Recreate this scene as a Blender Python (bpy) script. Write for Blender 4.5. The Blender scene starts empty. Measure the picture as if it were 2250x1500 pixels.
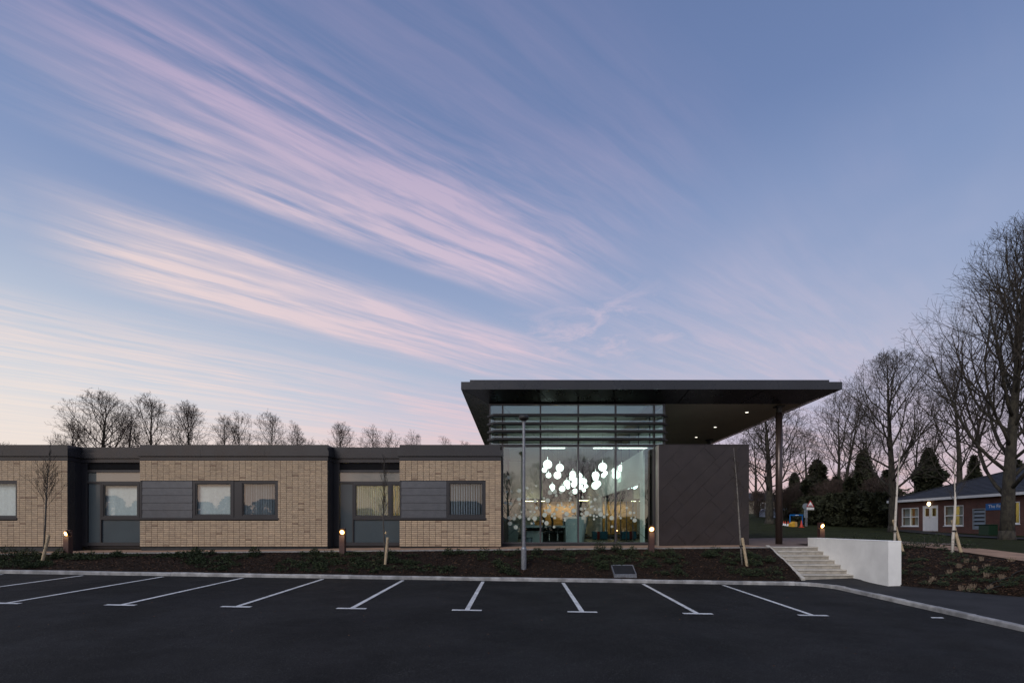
import bpy, bmesh, math, random
from mathutils import Vector, Matrix, noise as mnoise

scene = bpy.context.scene
col = scene.collection
R = math.radians

# ------------------------------------------------------------------ camera
F_PX, VX, HY, ZC = 1080.0, 1140.0, 1156.0, 0.81      # focal length, vanishing point and horizon in photo pixels, camera height
cam_d = bpy.data.cameras.new('camera')
cam = bpy.data.objects.new('camera', cam_d)
col.objects.link(cam)
cam.location = (0, 0, ZC)
cam.rotation_euler = (R(90), 0, 0)
cam_d.sensor_width = 36.0
cam_d.lens = F_PX / 2250 * 36
cam_d.shift_x = -(VX - 1125) / 2250
cam_d.shift_y = (HY - 750) / 2250
cam_d.clip_start = 0.1
cam_d.clip_end = 3000
scene.camera = cam


def s2l(c):
    return tuple(((v / 255) / 12.92 if v / 255 <= 0.04045 else ((v / 255 + 0.055) / 1.055) ** 2.4) for v in c)


class NT:
    """small helper for node trees"""
    def __init__(self, tree):
        self.t = tree
        self.n = tree.nodes
        self.l = tree.links

    def new(self, typ, **kw):
        nd = self.n.new(typ)
        for k, v in kw.items():
            setattr(nd, k, v)
        return nd

    def put(self, sock, v):
        if v is None:
            return
        if hasattr(v, 'links'):
            self.l.new(v, sock)
        else:
            if sock.type == 'RGBA' and not isinstance(v, (int, float)) and len(v) == 3:
                v = (*v, 1)
            sock.default_value = v

    def math(self, op, a, b=None, c=None, clamp=False):
        nd = self.new('ShaderNodeMath', operation=op, use_clamp=clamp)
        self.put(nd.inputs[0], a)
        self.put(nd.inputs[1], b)
        self.put(nd.inputs[2], c)
        return nd.outputs[0]

    def ss(self, v, lo, hi, a=0.0, b=1.0):
        nd = self.new('ShaderNodeMapRange', interpolation_type='SMOOTHSTEP')
        self.put(nd.inputs[0], v)
        for i, q in enumerate((lo, hi, a, b)):
            self.put(nd.inputs[i + 1], q)
        return nd.outputs[0]

    def comb(self, x, y, z=0.0):
        nd = self.new('ShaderNodeCombineXYZ')
        self.put(nd.inputs[0], x); self.put(nd.inputs[1], y); self.put(nd.inputs[2], z)
        return nd.outputs[0]

    def noise(self, vec, scale=5, detail=4, rough=0.5, dist=0.0, color=False):
        nd = self.new('ShaderNodeTexNoise')
        self.put(nd.inputs['Vector'], vec)
        self.put(nd.inputs['Scale'], scale)
        self.put(nd.inputs['Detail'], detail)
        self.put(nd.inputs['Roughness'], rough)
        self.put(nd.inputs['Distortion'], dist)
        return nd.outputs['Color' if color else 'Fac']

    def mix(self, fac, a, b, blend='MIX'):
        nd = self.new('ShaderNodeMix', data_type='RGBA', blend_type=blend)
        self.put(nd.inputs[0], fac); self.put(nd.inputs[6], a); self.put(nd.inputs[7], b)
        return nd.outputs[2]

    def ramp(self, fac, stops, interp='LINEAR'):
        nd = self.new('ShaderNodeValToRGB')
        cr = nd.color_ramp
        cr.interpolation = interp
        while len(cr.elements) < len(stops):
            cr.elements.new(0.5)
        for e, (p, c) in zip(cr.elements, stops):
            e.position = p
            e.color = (*c, 1) if len(c) == 3 else c
        self.put(nd.inputs[0], fac)
        return nd.outputs[0]


# ------------------------------------------------------------------ sky: dusk, sun just gone behind the camera
world = bpy.data.worlds.new('World')
scene.world = world
world.use_nodes = True
W = NT(world.node_tree)
W.n.clear()
SUN_AZ, SUN_EL = R(212), R(2.5)          # compass from +Y, clockwise: behind the camera, a little to the left
tc = W.new('ShaderNodeTexCoord').outputs['Generated']
sep = W.new('ShaderNodeSeparateXYZ')
W.l.new(tc, sep.inputs[0])
DX, DY, DZ = sep.outputs
zc = W.math('MAXIMUM', DZ, 0.0)
base = W.ramp(zc, [
    (0.00, s2l((216, 178, 178))), (0.10, s2l((206, 184, 194))), (0.19, s2l((184, 182, 206))),
    (0.28, s2l((166, 177, 204))), (0.40, s2l((146, 162, 197))), (0.52, s2l((126, 146, 187))), (0.62, s2l((109, 130, 174))),
    (0.76, s2l((98, 118, 162))), (1.00, s2l((80, 100, 146)))])
# towards the sunset the pink belt gives way to cream below and clear blue above
west = W.ramp(zc, [(0.00, s2l((232, 206, 172))), (0.07, s2l((222, 212, 198))), (0.16, s2l((178, 194, 212))), (0.34, s2l((138, 162, 198))),
                   (0.60, s2l((110, 133, 178))), (1.00, s2l((80, 100, 146)))])
base = W.mix(W.ss(DY, 0.15, -0.40), base, west)
veil0 = W.noise(tc, 2.2, 4, 0.55, 0.4)
# the sky is lighter towards the left, where the afterglow lies
side = W.math('MULTIPLY', W.ss(DX, 0.25, -0.75), W.ss(zc, 0.50, 0.10))
base = W.mix(W.math('MULTIPLY', side, 0.80), base, s2l((216, 225, 230)))
lowl = W.math('MULTIPLY', W.ss(DX, 0.35, -0.15), W.ss(zc, 0.24, 0.06))
base = W.mix(W.math('MULTIPLY', lowl, 0.62), base, s2l((250, 210, 192)))
mauve = W.math('MULTIPLY', W.math('MULTIPLY', W.ss(DX, 0.15, 0.60), W.ss(zc, 0.60, 0.36)), W.ss(veil0, 0.30, 0.66))
base = W.mix(W.math('MULTIPLY', mauve, 0.55), base, s2l((184, 184, 208)))
farl = W.math('MULTIPLY', W.ss(DX, -0.45, -0.85), W.ss(zc, 0.30, 0.04))
base = W.mix(W.math('MULTIPLY', farl, 0.75), base, s2l((236, 232, 224)))
# cirrus lying on a high plane
zz = W.math('MAXIMUM', DZ, 0.035)
U = W.math('DIVIDE', DX, zz)
V = W.math('DIVIDE', DY, zz)
wob = W.math('MULTIPLY', W.math('SUBTRACT', W.noise(W.comb(U, V), 0.9, 3, 0.5), 0.5), 0.14)
A = W.math('ADD', W.math('MULTIPLY', U, 0.766), W.math('MULTIPLY', V, 0.643))
B = W.math('ADD', W.math('ADD', W.math('MULTIPLY', U, -0.643), W.math('MULTIPLY', V, 0.766)), wob)
streak = W.noise(W.comb(W.math('MULTIPLY', A, 0.85), W.math('MULTIPLY', B, 9.5), 1.3), 1.0, 2, 0.45, 0.25)
streak2 = W.noise(W.comb(W.math('MULTIPLY', A, 1.9), W.math('MULTIPLY', B, 22.0), 9.0), 1.0, 4, 0.6, 0.5)
clus = W.noise(W.comb(W.math('MULTIPLY', A, 1.1), W.math('MULTIPLY', B, 2.6), 4.0), 1.0, 3, 0.5, 0.4)
fibre = W.noise(W.comb(W.math('MULTIPLY', W.math('ADD', A, W.math('MULTIPLY', B, 0.5)), 4.0), W.math('MULTIPLY', B, 26.0), 3.0), 1.0, 7, 0.65, 0.6)
veil = W.noise(W.comb(W.math('MULTIPLY', A, 0.5), W.math('MULTIPLY', B, 1.1), 7.0), 1.0, 4, 0.55, 0.3)
puff = W.noise(W.comb(U, V, 2.0), 4.2, 8, 0.64, 0.5)


def band(v, a, b, c, d):
    return W.math('MULTIPLY', W.ss(v, a, b), W.ss(v, d, c))


m1 = W.math('MULTIPLY', W.math('MULTIPLY', W.math('ADD', W.math('MULTIPLY', band(B, 0.98, 1.36, 1.64, 1.76), 0.85), W.math('MULTIPLY', band(B, 0.45, 0.95, 1.60, 1.74), 0.28)), W.ss(A, 1.75, 0.95, 0.16, 1.0)), W.ss(W.math('SUBTRACT', A, W.ss(B, 1.40, 1.60, 0.0, 0.16)), -0.48, 0.32))
m2 = W.math('MULTIPLY', band(B, 1.84, 2.10, 2.42, 2.85), W.math('MULTIPLY', W.ss(A, -0.30, 0.20), W.ss(A, 2.4, 1.2, 0.40, 1.0)))
m3 = W.math('MULTIPLY', W.ss(B, 2.7, 3.6), 0.75)
m4 = W.math('MULTIPLY', W.math('MULTIPLY', band(B, 0.2, 1.1, 1.9, 2.4), W.ss(A, 1.3, 2.2)), 0.26)
mv = W.math('MULTIPLY', W.ss(veil, 0.44, 0.74), 0.34)
mask = W.math('MAXIMUM', W.math('MAXIMUM', m1, m2), W.math('MAXIMUM', W.math('MAXIMUM', m3, m4), mv))
tex = W.math('ADD', W.math('MULTIPLY', W.ss(streak, 0.38, 0.62), 0.56), W.math('MULTIPLY', W.ss(streak2, 0.38, 0.66), 0.30))
tex = W.math('ADD', tex, W.math('MULTIPLY', W.ss(fibre, 0.34, 0.72), 0.38))
tex = W.math('ADD', W.math('MULTIPLY', tex, W.ss(clus, 0.28, 0.58, 0.42, 1.08)), W.math('ADD', 0.07, W.math('MULTIPLY', m2, 0.28)))
dens = W.math('MULTIPLY', mask, tex, clamp=True)
pm = W.math('MULTIPLY', W.math('MULTIPLY', W.ss(A, 1.35, 1.9), W.ss(A, 2.7, 2.0)), band(B, 1.0, 1.5, 1.9, 2.5))
dens = W.math('MAXIMUM', dens, W.math('MULTIPLY', W.math('MULTIPLY', pm, W.ss(puff, 0.40, 0.72)), 0.75))
dens = W.math('MULTIPLY', dens, W.ss(DZ, 0.0, 0.10))
ccol = W.ramp(zc, [(0.0, s2l((244, 198, 182))), (0.2, s2l((228, 198, 204))), (0.42, s2l((216, 196, 212))),
                   (0.60, s2l((188, 172, 200))), (0.74, s2l((166, 154, 188))), (0.95, s2l((150, 144, 182)))])
ccol = W.mix(W.math('MULTIPLY', W.ss(DX, 0.0, -0.7), W.ss(zc, 0.62, 0.40)), ccol, s2l((238, 216, 212)))
ccol = W.mix(W.math('MULTIPLY', W.ss(DX, -0.25, -0.75), W.ss(zc, 0.36, 0.12)), ccol, s2l((242, 228, 218)))
skyc = W.mix(W.math('MULTIPLY', dens, 0.88), base, ccol)
# afterglow round the point where the sun went down
nish = W.new('ShaderNodeTexSky', sky_type='NISHITA', sun_disc=False)
nish.sun_elevation = SUN_EL
nish.sun_rotation = SUN_AZ
nish.air_density = 1.0
nish.dust_density = 2.0
bg1 = W.new('ShaderNodeBackground'); W.put(bg1.inputs[0], skyc); bg1.inputs[1].default_value = 1.0
bg2 = W.new('ShaderNodeBackground'); W.l.new(nish.outputs[0], bg2.inputs[0]); bg2.inputs[1].default_value = 0.014
add = W.new('ShaderNodeAddShader'); W.l.new(bg1.outputs[0], add.inputs[0]); W.l.new(bg2.outputs[0], add.inputs[1])
wo = W.new('ShaderNodeOutputWorld'); W.l.new(add.outputs[0], wo.inputs[0])

# ------------------------------------------------------------------ the last of the sun, very soft
sun_d = bpy.data.lights.new('sun', 'SUN')
sun_d.energy = 1.8
sun_d.angle = R(34)
sun_d.color = (1.0, 0.945, 0.88)
sun = bpy.data.objects.new('sun', sun_d)
col.objects.link(sun)
sun_el_l = R(36)
sv = Vector((math.sin(SUN_AZ) * math.cos(sun_el_l), math.cos(SUN_AZ) * math.cos(sun_el_l), math.sin(sun_el_l)))
sun.rotation_euler = (-sv).to_track_quat('-Z', 'Y').to_euler()
sun.location = (-10, -20, 15)

scene.view_settings.view_transform = 'Standard'
scene.view_settings.look = 'None'
scene.view_settings.exposure = 0.0
scene.view_settings.gamma = 1.0
scene.view_settings.use_curve_mapping = False
scene.render.engine = 'CYCLES'
scene.cycles.use_denoising = True
scene.cycles.denoising_prefilter = 'ACCURATE'
scene.cycles.max_bounces = 8
scene.cycles.transparent_max_bounces = 16
scene.cycles.sample_clamp_indirect = 6.0
scene.cycles.caustics_reflective = False
scene.cycles.caustics_refractive = False

# ------------------------------------------------------------------ helpers
rnd = random.Random(11)


def P(px, py, d):
    """photo pixel at depth d -> point"""
    return Vector(((px - VX) / F_PX * d, d, ZC + (HY - py) / F_PX * d))


def PX(px, d):
    return (px - VX) / F_PX * d


def PZ(py, d):
    return ZC + (HY - py) / F_PX * d


def interp(x, pts):
    if x <= pts[0][0]:
        return pts[0][1]
    for (a, va), (b, vb) in zip(pts, pts[1:]):
        if x <= b:
            return va + (vb - va) * (x - a) / (b - a)
    return pts[-1][1]


def smooth(x, a, b):
    t = min(1, max(0, (x - a) / (b - a)))
    return t * t * (3 - 2 * t)


WLOC = {}


class MB:
    """collects shapes in world coordinates and links them as ONE mesh object"""
    def __init__(self):
        self.v, self.f, self.c = [], [], []

    def face(self, pts):
        i = len(self.v)
        self.v.extend(tuple(p) for p in pts)
        self.f.append(tuple(range(i, i + len(pts))))
        return self

    def box(self, x0, x1, y0, y1, z0, z1):
        i = len(self.v)
        self.v += [(x0, y0, z0), (x1, y0, z0), (x1, y1, z0), (x0, y1, z0), (x0, y0, z1), (x1, y0, z1), (x1, y1, z1), (x0, y1, z1)]
        for q in ((0, 3, 2, 1), (4, 5, 6, 7), (0, 1, 5, 4), (1, 2, 6, 5), (2, 3, 7, 6), (3, 0, 4, 7)):
            self.f.append(tuple(i + k for k in q))
        return self

    def cbox(self, x0, x1, y0, y1, z0, z1, b):
        """box with its front and top edges chamfered all round"""
        i = len(self.v)
        for (z, k) in ((z0, b), (z0 + b, 0), (z1 - b, 0), (z1, b)):
            self.v += [(x0 + k, y0 + k, z), (x1 - k, y0 + k, z), (x1 - k, y1 - k, z), (x0 + k, y1 - k, z)]
        self.f.append((i + 3, i + 2, i + 1, i))
        for r in range(3):
            for k in range(4):
                a, c = i + r * 4 + k, i + r * 4 + (k + 1) % 4
                self.f.append((a, c, c + 4, a + 4))
        self.f.append((i + 12, i + 13, i + 14, i + 15))
        return self

    def tube(self, p0, p1, r0, r1, n=6, caps=True):
        p0, p1 = Vector(p0), Vector(p1)
        d = (p1 - p0)
        if d.length < 1e-6:
            return self
        d.normalize()
        a = d.orthogonal().normalized()
        b = d.cross(a)
        i = len(self.v)
        for (p, r) in ((p0, r0), (p1, r1)):
            for k in range(n):
                t = 2 * math.pi * k / n
                q = p + (a * math.cos(t) + b * math.sin(t)) * r
                self.v.append((q.x, q.y, q.z))
        for k in range(n):
            k2 = (k + 1) % n
            self.f.append((i + k, i + k2, i + n + k2, i + n + k))
        if caps:
            self.f.append(tuple(i + k for k in reversed(range(n))))
            self.f.append(tuple(i + n + k for k in range(n)))
        return self

    def path(self, pts, rad, n=6):
        """a bent tube through points with a radius at each"""
        pts = [Vector(p) for p in pts]
        i = len(self.v)
        up = None
        for k, p in enumerate(pts):
            d = (pts[min(k + 1, len(pts) - 1)] - pts[max(k - 1, 0)]).normalized()
            if up is None:
                up = d.orthogonal().normalized()
            up = (up - d * up.dot(d))
            if up.length < 1e-5:
                up = d.orthogonal()
            up.normalize()
            b = d.cross(up)
            for q in range(n):
                t = 2 * math.pi * q / n
                w = p + (up * math.cos(t) + b * math.sin(t)) * rad[k]
                self.v.append((w.x, w.y, w.z))
        for k in range(len(pts) - 1):
            for q in range(n):
                q2 = (q + 1) % n
                self.f.append((i + k * n + q, i + k * n + q2, i + (k + 1) * n + q2, i + (k + 1) * n + q))
        self.f.append(tuple(i + q for q in reversed(range(n))))
        e = i + (len(pts) - 1) * n
        self.f.append(tuple(e + q for q in range(n)))
        return self

    def lathe(self, prof, n=20, c=(0, 0, 0), axis=None):
        """profile of (radius, height) turned about z (or about the given axis)"""
        c = Vector(c)
        if axis is None:
            ax, ay, az = Vector((1, 0, 0)), Vector((0, 1, 0)), Vector((0, 0, 1))
        else:
            az = Vector(axis).normalized()
            ax = az.orthogonal().normalized()
            ay = az.cross(ax)
        i = len(self.v)
        for (r, h) in prof:
            for k in range(n):
                t = 2 * math.pi * k / n
                q = c + ax * (r * math.cos(t)) + ay * (r * math.sin(t)) + az * h
                self.v.append((q.x, q.y, q.z))
        for j in range(len(prof) - 1):
            for k in range(n):
                k2 = (k + 1) % n
                self.f.append((i + j * n + k, i + j * n + k2, i + (j + 1) * n + k2, i + (j + 1) * n + k))
        self.f.append(tuple(i + k for k in reversed(range(n))))
        e = i + (len(prof) - 1) * n
        self.f.append(tuple(e + k for k in range(n)))
        return self

    def prism(self, poly, axis, a0, a1):
        """extrude a 2-D polygon along 'x', 'y' or 'z'"""
        def mk(u, v, a):
            return {'x': (a, u, v), 'y': (u, a, v), 'z': (u, v, a)}[axis]
        i, n = len(self.v), len(poly)
        self.v += [mk(u, v, a0) for (u, v) in poly] + [mk(u, v, a1) for (u, v) in poly]
        self.f.append(tuple(i + k for k in reversed(range(n))))
        self.f.append(tuple(i + n + k for k in range(n)))
        for k in range(n):
            k2 = (k + 1) % n
            self.f.append((i + k, i + k2, i + n + k2, i + n + k))
        return self

    def grid(self, xs, ys, zf):
        i, nx = len(self.v), len(xs)
        for y in ys:
            for x in xs:
                self.v.append((x, y, zf(x, y)))
        for a in range(len(ys) - 1):
            for b in range(nx - 1):
                q = i + a * nx + b
                self.f.append((q, q + 1, q + nx + 1, q + nx))
        return self

    def build(self, name, mat, parent=None, origin=None, smooth_=False, recalc=True, **props):
        if origin is None:
            xs = [p[0] for p in self.v]; ys = [p[1] for p in self.v]; zs = [p[2] for p in self.v]
            origin = ((min(xs) + max(xs)) / 2, (min(ys) + max(ys)) / 2, min(zs))
        ox, oy, oz = origin
        me = bpy.data.meshes.new(name)
        me.from_pydata([(x - ox, y - oy, z - oz) for (x, y, z) in self.v], [], self.f)
        if recalc and len(self.f) < 60000:
            bm = bmesh.new(); bm.from_mesh(me)
            bmesh.ops.recalc_face_normals(bm, faces=bm.faces)
            bm.to_mesh(me); bm.free()
        if self.c:
            at = me.attributes.new('tint', 'FLOAT', 'FACE')
            at.data.foreach_set('value', self.c)
        if smooth_:
            me.polygons.foreach_set('use_smooth', [True] * len(me.polygons))
        me.materials.append(mat)
        return link(name, me, parent, origin, **props)


def link(name, me, parent, origin, **props):
    o = bpy.data.objects.new(name, me)
    col.objects.link(o)
    pl = WLOC.get(parent.name, (0, 0, 0)) if parent else (0, 0, 0)
    o.parent = parent
    o.location = (origin[0] - pl[0], origin[1] - pl[1], origin[2] - pl[2])
    WLOC[o.name] = tuple(origin)
    for k, v in props.items():
        if v is not None:
            o[k] = v
    return o


def thing(name, loc, label, category, group=None):
    return link(name, None, None, loc, label=label, category=category, group=group)


def B_(*a):
    return MB().box(*a)


# ------------------------------------------------------------------ materials
def mat(name, color, rough=0.6, metal=0.0, spec=0.5, var=0.0, scale=6.0, bump=0.0, bscale=None, color2=None, detail=5,
        rvar=0.0, coat=0.0, stretch=None, tint=None, emit=None, estr=0.0, lo=0.35, hi=0.65, speck=None, bdist=0.02, stain=None):
    m = bpy.data.materials.new(name)
    m.use_nodes = True
    t = NT(m.node_tree)
    b = t.n['Principled BSDF']
    tcn = t.new('ShaderNodeTexCoord')
    geo = t.new('ShaderNodeNewGeometry')
    vec = geo.outputs['Position']
    if stretch:
        mp = t.new('ShaderNodeMapping')
        t.l.new(vec, mp.inputs[0])
        mp.inputs['Scale'].default_value = stretch
        vec = mp.outputs[0]
    c = color
    if var or color2:
        n1 = t.noise(vec, scale, detail, 0.6)
        c2 = color2 or tuple(v * (1 - var) for v in color)
        c1 = color if color2 else tuple(min(1, v * (1 + var)) for v in color)
        c = t.mix(t.ss(n1, lo, hi), c2, c1)
    if speck:                                    # (scale, threshold, colour)
        n3 = t.noise(vec, speck[0], 2, 0.5)
        c = t.mix(t.ss(n3, speck[1], speck[1] + 0.05), c, speck[2])
    if stain:                                    # (scale, darkest, lightest): broad weathering
        n4 = t.noise(geo.outputs['Position'], stain[0], 7, 0.62, 0.4)
        k = t.ss(n4, 0.30, 0.70, stain[1], stain[2])
        c = t.mix(1.0, c, t.comb(k, k, k), 'MULTIPLY')
    if tint:
        at = t.new('ShaderNodeAttribute', attribute_name='tint')
        c = t.mix(1.0, c, t.ramp(at.outputs['Fac'], tint), 'MULTIPLY')
    t.put(b.inputs['Base Color'], c)
    b.inputs['Metallic'].default_value = metal
    b.inputs['Specular IOR Level'].default_value = spec
    if rvar:
        n2 = t.noise(vec, scale * 1.7, 4, 0.6)
        t.put(b.inputs['Roughness'], t.ss(n2, 0.3, 0.7, max(0.02, rough - rvar), min(1, rough + rvar)))
    else:
        b.inputs['Roughness'].default_value = rough
    if coat:
        b.inputs['Coat Weight'].default_value = coat
        b.inputs['Coat Roughness'].default_value = 0.05
    if bump:
        bn = t.new('ShaderNodeBump')
        bn.inputs['Strength'].default_value = bump
        bn.inputs['Distance'].default_value = bdist
        t.put(bn.inputs['Height'], t.noise(vec, bscale or scale, 6, 0.6))
        t.l.new(bn.outputs[0], b.inputs['Normal'])
    if emit:
        t.put(b.inputs['Emission Color'], emit)
        b.inputs['Emission Strength'].default_value = estr
    return m


def glass_mat(name, refl=1.0, tintc=(0.86, 0.92, 0.90), ior=1.75, wave=0.0):
    """thin double glazing: clear, with a mirror layer that grows at grazing angles"""
    m = bpy.data.materials.new(name)
    m.use_nodes = True
    t = NT(m.node_tree)
    t.n.clear()
    fr = t.new('ShaderNodeFresnel'); fr.inputs[0].default_value = ior
    tr = t.new('ShaderNodeBsdfTransparent'); t.put(tr.inputs[0], tintc)
    gl = t.new('ShaderNodeBsdfGlossy'); gl.inputs['Roughness'].default_value = 0.0
    t.put(gl.inputs['Color'], (0.88, 0.96, 1.0))
    if wave:
        bn = t.new('ShaderNodeBump'); bn.inputs['Strength'].default_value = wave; bn.inputs['Distance'].default_value = 0.01
        geo = t.new('ShaderNodeNewGeometry')
        t.put(bn.inputs['Height'], t.noise(geo.outputs['Position'], 1.3, 2, 0.5))
        t.l.new(bn.outputs[0], gl.inputs['Normal'])
    mx = t.new('ShaderNodeMixShader')
    gb = t.new('ShaderNodeNewGeometry')
    front = t.math('SUBTRACT', 1.0, gb.outputs['Backfacing'])          # both skins of the thin pane counted once
    t.put(mx.inputs[0], t.math('MULTIPLY', t.math('MULTIPLY', fr.outputs[0], refl), front, clamp=True))
    t.l.new(tr.outputs[0], mx.inputs[1]); t.l.new(gl.outputs[0], mx.inputs[2])
    o = t.new('ShaderNodeOutputMaterial'); t.l.new(mx.outputs[0], o.inputs[0])
    return m


def emis(name, color, strength):
    m = bpy.data.materials.new(name)
    m.use_nodes = True
    t = NT(m.node_tree)
    t.n.clear()
    e = t.new('ShaderNodeEmission'); t.put(e.inputs[0], color); e.inputs[1].default_value = strength
    o = t.new('ShaderNodeOutputMaterial'); t.l.new(e.outputs[0], o.inputs[0])
    return m


M = {}
M['tarmac'] = mat('tarmac', (0.0108, 0.0107, 0.0110), 0.85, var=0.16, scale=0.5, bump=0.5, bscale=160, rvar=0.10, spec=0.16, detail=8,
                  speck=(80, 0.60, (0.060, 0.060, 0.062)), bdist=0.006, stain=(0.35, 0.72, 1.35))
M['footway'] = mat('footway_tarmac', (0.026, 0.026, 0.028), 0.85, var=0.22, scale=1.1, bump=0.4, bscale=130, detail=8, spec=0.25, bdist=0.006)
M['paint'] = mat('line_paint', (0.66, 0.67, 0.68), 0.6, var=0.10, scale=9, bump=0.15, bscale=120, detail=8, bdist=0.004,
                 speck=(55, 0.60, (0.16, 0.16, 0.16)), stain=(2.2, 0.72, 1.05))
M['kerb'] = mat('kerb_concrete', (0.33, 0.33, 0.335), 0.85, stain=(1.6, 0.78, 1.08), var=0.28, scale=3.2, bump=0.25, bscale=60, detail=8, bdist=0.006,
                tint=[(0, (0.82, 0.82, 0.84)), (1, (1.08, 1.06, 1.04))])
M['bark_soil'] = mat('bark_mulch', (0.026, 0.0175, 0.0135), 0.95, color2=(0.008, 0.006, 0.005), scale=24, bump=0.8, bscale=34, spec=0.15, bdist=0.03)
M['chip'] = mat('bark_chip', (0.060, 0.038, 0.027), 0.9, var=0.3, scale=20, spec=0.2,
                tint=[(0, (0.2, 0.18, 0.16)), (0.8, (0.75, 0.68, 0.62)), (1, (2.6, 2.3, 2.0))])
M['tan_path'] = mat('bound_gravel', (0.30, 0.185, 0.12), 0.9, var=0.22, scale=1.4, bump=0.3, bscale=150, detail=8, bdist=0.006,
                    speck=(120, 0.64, (0.16, 0.10, 0.07)))
M['paving'] = mat('brown_paving', (0.15, 0.105, 0.085), 0.85, var=0.2, scale=1.2, bump=0.2, bscale=90, detail=8, bdist=0.005)
M['edging'] = mat('edging_concrete', (0.24, 0.23, 0.225), 0.85, var=0.2, scale=7)
M['lawn'] = mat('lawn', (0.030, 0.036, 0.012), 0.95, color2=(0.015, 0.018, 0.007), scale=1.1, bump=0.9, bscale=45, detail=10, spec=0.1, bdist=0.04, lo=0.3, hi=0.7)
M['brick'] = mat('buff_brick', (0.50, 0.39, 0.285), 0.85, stain=(0.55, 0.92, 1.05), var=0.12, scale=26, bump=0.25, bscale=80, stretch=(0.35, 1, 1.6), spec=0.25, bdist=0.004,
                 tint=[(0, (0.62, 0.57, 0.56)), (0.12, (0.86, 0.82, 0.80)), (0.5, (0.98, 0.97, 0.95)), (0.88, (1.06, 1.03, 0.98)), (1, (1.16, 1.12, 1.08))])
M['mortar'] = mat('dark_mortar', (0.035, 0.032, 0.03), 0.95, var=0.2, scale=20)
M['plinth'] = mat('plinth_black', (0.02, 0.02, 0.022), 0.7, var=0.3, scale=5)
M['fascia'] = mat('fascia_metal', (0.036, 0.0355, 0.040), 0.30, metal=0.25, spec=0.5, var=0.06, scale=1.0, rvar=0.05, bump=0.02, bscale=0.8)
M['frame'] = mat('window_frame_metal', (0.036, 0.036, 0.041), 0.36, metal=0.2, var=0.05, scale=2)
M['mullion'] = mat('curtain_wall_metal', (0.075, 0.070, 0.078), 0.34, metal=0.3, var=0.05, scale=2)
M['zinc'] = mat('zinc_grey', (0.088, 0.092, 0.105), 0.40, metal=0.5, var=0.07, scale=5, rvar=0.05, bump=0.02, bscale=2.5, detail=8)
M['zinc_brown'] = mat('zinc_brown', (0.039, 0.031, 0.0315), 0.36, metal=0.35, var=0.10, scale=2.0, rvar=0.08, bump=0.22, bscale=0.9, bdist=0.03)
M['lit_return'] = mat('lit_return_metal', (0.30, 0.27, 0.235), 0.38, metal=0.5, var=0.08, scale=2)
M['soffit_edge_shaded'] = mat('shaded_edge_metal', (0.012, 0.0115, 0.012), 0.30, metal=0.3, var=0.12, scale=1.3, rvar=0.05)
M['soffit'] = mat('soffit_brown', (0.30, 0.25, 0.19), 0.55, var=0.06, scale=1.2)
M['column'] = mat('bronze_column', (0.075, 0.055, 0.050), 0.30, metal=0.45, var=0.06, scale=2)
M['louvre'] = mat('louvre_black', (0.028, 0.027, 0.029), 0.38, metal=0.3)
M['spandrel'] = mat('spandrel_panel', (0.052, 0.070, 0.082), 0.35, var=0.05, scale=1.4, spec=0.3, coat=0.35)
M['black_metal'] = mat('black_metal', (0.016, 0.016, 0.017), 0.5)
M['roof'] = mat('roof_membrane', (0.34, 0.34, 0.35), 0.85, var=0.2, scale=2)
M['glass'] = glass_mat('glass', 2.9, (0.86, 0.95, 0.94))
M['glass_win'] = glass_mat('window_glass', 1.35, (0.90, 0.93, 0.93), wave=0.012)
M['blind'] = mat('blind_fabric', (0.72, 0.75, 0.75), 0.9, var=0.05, scale=9)
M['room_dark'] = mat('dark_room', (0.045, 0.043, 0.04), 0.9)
M['white_in'] = mat('interior_white', (0.74, 0.76, 0.73), 0.75, var=0.02, scale=1)
M['ceiling'] = mat('interior_ceiling', (0.66, 0.70, 0.66), 0.8, var=0.02, scale=1)
M['floor_in'] = mat('interior_floor', (0.20, 0.17, 0.105), 0.28, var=0.12, scale=1.2, rvar=0.08)
M['purple'] = mat('purple_wall', (0.085, 0.045, 0.085), 0.8, var=0.15, scale=5)
M['timber'] = mat('timber_panel', (0.42, 0.25, 0.085), 0.5, var=0.2, scale=4, stretch=(1, 1, 9))
M['grey_desk'] = mat('desk_grey', (0.42, 0.46, 0.465), 0.45, var=0.04, scale=3)
M['white_gloss'] = mat('white_gloss', (0.62, 0.68, 0.60), 0.3, var=0.03, scale=3)
M['black_fabric'] = mat('black_fabric', (0.012, 0.012, 0.013), 0.85, var=0.2, scale=30)
M['chrome'] = mat('chrome', (0.55, 0.56, 0.57), 0.22, metal=1.0)
M['blue_fabric'] = mat('blue_fabric', (0.02, 0.10, 0.15), 0.8, var=0.2, scale=20)
M['red_fabric'] = mat('red_fabric', (0.20, 0.02, 0.02), 0.8, var=0.2, scale=20)
M['cable'] = mat('steel_rod', (0.20, 0.20, 0.20), 0.35, metal=0.8)
M['globe'] = emis('lamp_globe', (0.95, 1.0, 0.92), 3.2)
M['lamp_white'] = emis('lamp_white', (1.0, 0.92, 0.76), 3.0)
M['amber_glow'] = emis('amber_glow', (1.0, 0.42, 0.08), 1.3)
M['lamp_warm'] = emis('lamp_warm', (1.0, 0.62, 0.25), 22.0)
M['dot'] = mat('frosted_dot', (0.44, 0.49, 0.43), 0.7, emit=None)
M['white_wall'] = mat('white_render', (0.82, 0.81, 0.79), 0.85, stain=(0.9, 0.90, 1.02), var=0.05, scale=1.6, bump=0.12, bscale=45, detail=8, bdist=0.006)
M['stone'] = mat('pale_stone', (0.46, 0.43, 0.385), 0.8, var=0.14, scale=3.5, bump=0.15, bscale=50, detail=8, bdist=0.005)
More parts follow.
